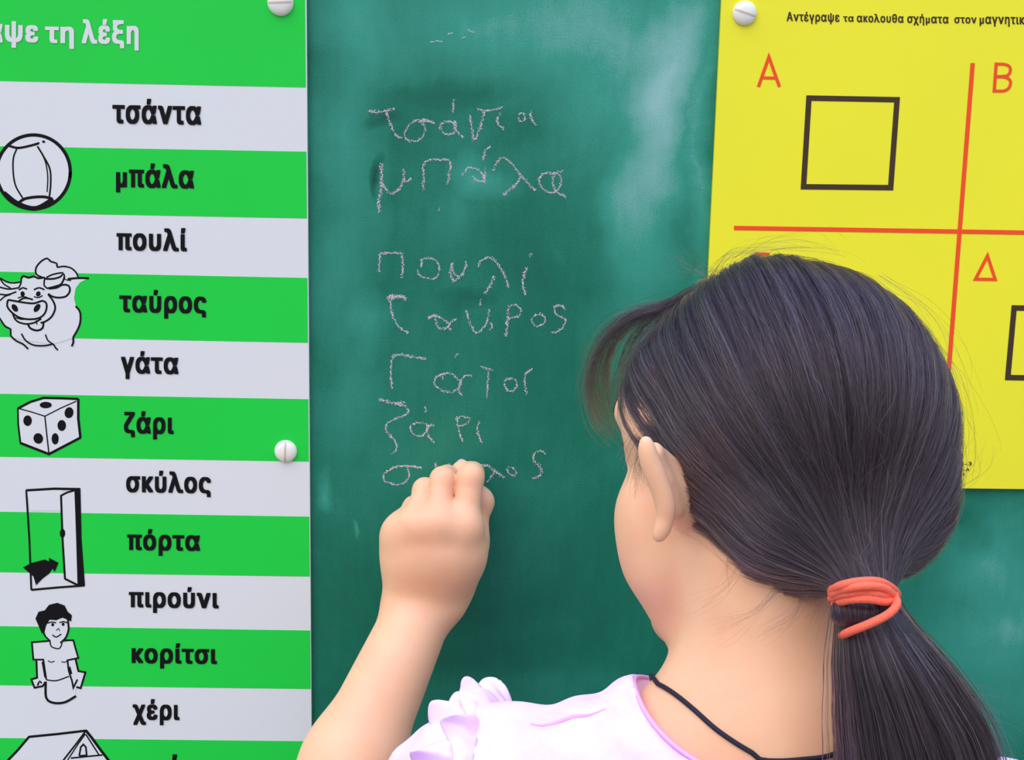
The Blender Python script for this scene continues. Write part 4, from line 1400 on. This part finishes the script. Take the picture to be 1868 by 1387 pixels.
# ponytail strands
cum = seg
cur = []
rad = []
nS = 11000
pn_t = np.linspace(0, 1, 18)
for i in range(nS):
    a = RNG.uniform(0, 2 * math.pi); rr = math.sqrt(RNG.uniform(.25, 1.12))
    if rr > 1.0: rr = RNG.uniform(1.0, 1.2) if RNG.random() < .15 else RNG.uniform(.72, 1.0)
    L_ = RNG.uniform(.55, 1.0)
    ph = RNG.uniform(0, 6.28); wv = RNG.normal(0, .05)
    cl_ = .05 * math.sin(a * 9) + .04 * math.sin(a * 23)
    tt = pn_t * L_
    X = np.stack([np.interp(tt, cum, pl[:, c_]) for c_ in range(3)], 1)
    Rr = np.interp(tt, cum, prr)
    aa = a + wv * np.sin(ph + tt * 7) + .25 * tt
    rq = rr + cl_
    X[:, 0] += Rr * rq * np.cos(aa)
    X[:, 1] += Rr * rq * np.sin(aa) * .62
    X[:, 2] += .002 * np.sin(ph + tt * 9)
    cur.append(X); rad.append(RNG.uniform(.00007, .00013))
tag(strands('ponytail_strands', cur, rad, po), kind='stuff')

# loop strands
cur = []
for i in range(1600):
    u_ = RNG.uniform(-.97, .97); rr = RNG.uniform(.97, 1.05)
    w_ = math.sqrt(1 - u_ * u_)
    ph = RNG.normal(0, .06)
    cur.append(np.array([LC + LR * rr * np.array([u_ + ph * math.sin(a), -math.cos(a) * w_, math.sin(a) * w_]) for a in np.linspace(1.5, -1.5, 12)]))
tag(strands('loop_strands', cur, [.00009] * len(cur), lo_), kind='stuff')

# loose fringe hanging in front of the forehead, and stray hairs
def px_strands(guides, count, spread, parent, name, r=.00008, wob_=.0015):
    cur, rad = [], []
    for g_ in guides:
        n_ = g_[0]
        base = [at(*q_) for q_ in g_[1]]
        P = np.array(catmull(base, .004))
        for i in range(n_):
            o1 = RNG.normal(size=3) * spread; o2 = RNG.normal(size=3) * spread * 2.2
            t_ = np.linspace(0, 1, len(P))[:, None]
            cut = int(len(P) * RNG.uniform(.75, 1))
            ph = RNG.uniform(0, 6.28)
            X = P + o1 * (1 - t_) + o2 * t_ + wob_ * np.sin(ph + t_ * RNG.uniform(3, 8)) * RNG.normal(size=3) * t_
            cur.append(X[:max(cut, 4)]); rad.append(r)
    return tag(strands(name, cur, rad, parent), kind='stuff')


px_strands([
    (170, [(1290, 520, -.235), (1225, 555, -.228), (1160, 572, -.222), (1110, 612, -.218), (1084, 665, -.215), (1078, 715, -.213), (1095, 770, -.213), (1132, 812, -.214)]),
    (110, [(1270, 530, -.235), (1200, 566, -.225), (1150, 590, -.220), (1118, 630, -.217), (1104, 680, -.215), (1108, 740, -.214), (1128, 790, -.214)]),
    (90, [(1260, 545, -.235), (1195, 580, -.226), (1160, 615, -.222), (1143, 660, -.220), (1134, 715, -.218), (1136, 775, -.217)]),
    (25, [(1260, 540, -.235), (1180, 560, -.222), (1110, 590, -.215), (1075, 640, -.212), (1068, 700, -.210), (1080, 750, -.210)]),
], 0, .0016, hair, 'fringe_strands')
px_strands([
    (240, [(1200, 600, -.262), (1165, 650, -.262), (1150, 700, -.262), (1146, 745, -.262), (1150, 775, -.264)]),
    (260, [(1232, 620, -.268), (1205, 680, -.272), (1192, 740, -.276), (1190, 790, -.280)]),
    (60, [(1190, 740, -.272), (1168, 790, -.276), (1156, 830, -.278), (1152, 860, -.279)]),
    (40, [(1188, 800, -.285), (1166, 850, -.284), (1160, 890, -.282), (1158, 915, -.281)]),
], 0, .0021, hair, 'temple_strands', r=.00005, wob_=.0006)
px_strands([
    (10, [(1300, 500, -.25), (1262, 478, -.245), (1225, 470, -.24), (1200, 500, -.24)]), (8, [(1290, 500, -.25), (1255, 490, -.245), (1240, 470, -.24), (1235, 505, -.24)]),
    (14, [(1290, 510, -.25), (1330, 462, -.25), (1400, 452, -.25), (1500, 455, -.26), (1560, 475, -.27)]), (10, [(1330, 480, -.25), (1400, 445, -.25), (1480, 440, -.26), (1540, 470, -.27)]),
    (10, [(1600, 510, -.28), (1680, 560, -.29), (1740, 640, -.30), (1765, 740, -.31)]), (8, [(1700, 640, -.3), (1755, 720, -.31), (1775, 810, -.31), (1760, 900, -.31)]),
    (8, [(1720, 900, -.3), (1785, 850, -.3), (1790, 780, -.3)]),
], 0, .0022, hair, 'stray_strands', r=.00005, wob_=.004)
px_strands([
    (10, [(1330, 1010, -.325), (1322, 1050, -.322), (1310, 1085, -.322)]), (18, [(1420, 1070, -.345), (1390, 1105, -.348), (1350, 1130, -.345), (1290, 1150, -.338)]),
    (16, [(1470, 1080, -.352), (1450, 1120, -.352), (1410, 1150, -.350), (1360, 1180, -.346)]), (16, [(1500, 1085, -.356), (1490, 1130, -.353), (1470, 1165, -.352)]),
    (10, [(1350, 1040, -.335), (1320, 1075, -.332), (1285, 1100, -.326), (1250, 1120, -.318)]),
    (4, [(1550, 1180, -.362), (1545, 1230, -.360), (1530, 1290, -.357), (1512, 1340, -.356)]),
], 0, .0016, hair, 'nape_hairs', r=.00003, wob_=.002)
px_strands([
    (14, [(1660, 1180, -.37), (1750, 1250, -.37), (1820, 1310, -.36), (1868, 1370, -.36)]), (14, [(1690, 1220, -.37), (1760, 1280, -.37), (1800, 1340, -.36), (1830, 1420, -.36)]),
    (8, [(1650, 1170, -.37), (1730, 1230, -.37), (1790, 1270, -.37), (1850, 1290, -.37)]),
], 0, .003, po, 'stray_strands', r=.00005, wob_=.005)

# coral elastic wound round the ponytail
rt = .00195
yf, yb_ = -.3815, -.350
bands = [
    [(1517, 1078, -.368), (1535, 1068, yf), (1570, 1061, yf - .002), (1605, 1062, yf), (1630, 1076, -.372), (1634, 1088, -.358), (1600, 1088, -.344), (1550, 1092, -.344), (1518, 1092, -.356),
     (1524, 1090, -.370), (1545, 1083, yf), (1580, 1080, yf - .002), (1612, 1086, yf), (1632, 1096, -.370), (1628, 1104, -.354), (1590, 1106, -.343), (1545, 1104, -.343), (1522, 1104, -.358),
     (1529, 1101, -.372), (1550, 1094, yf), (1585, 1093, yf - .003), (1618, 1098, yf), (1633, 1088, -.374), (1618, 1072, -.362), (1590, 1066, -.350), (1550, 1068, -.350), (1520, 1074, -.358),
     (1520, 1084, -.370), (1545, 1074, yf - .0015), (1580, 1069, yf - .004), (1612, 1073, yf - .001), (1632, 1090, -.378), (1636, 1104, -.384), (1622, 1120, -.387), (1600, 1132, -.388), (1575, 1143, -.387), (1552, 1152, -.383), (1537, 1160, -.374), (1540, 1166, -.362)],
]
for b_ in bands:
    t_ = tube('hair_tie', [at(*q_) for q_ in b_], rt, M['coral'], girl, k=12, step=.0025)
    t_['label'] = 'coral red elastic hair tie'

# ------------------------------------------------------------------ the piece of chalk
V, Fc = [], []
c0 = at(842, 848, -.0004); c1 = at(850, 864, -.030)
ch = empty('chalk', tuple(c0))
tag(ch, 'small pink stub of chalk held against the board between thumb and finger', 'chalk')
adopt(tube('stick', [c0, c0 + (c1 - c0) * .5, c1], .0042, M['chalkpink'], girl, k=16), ch)
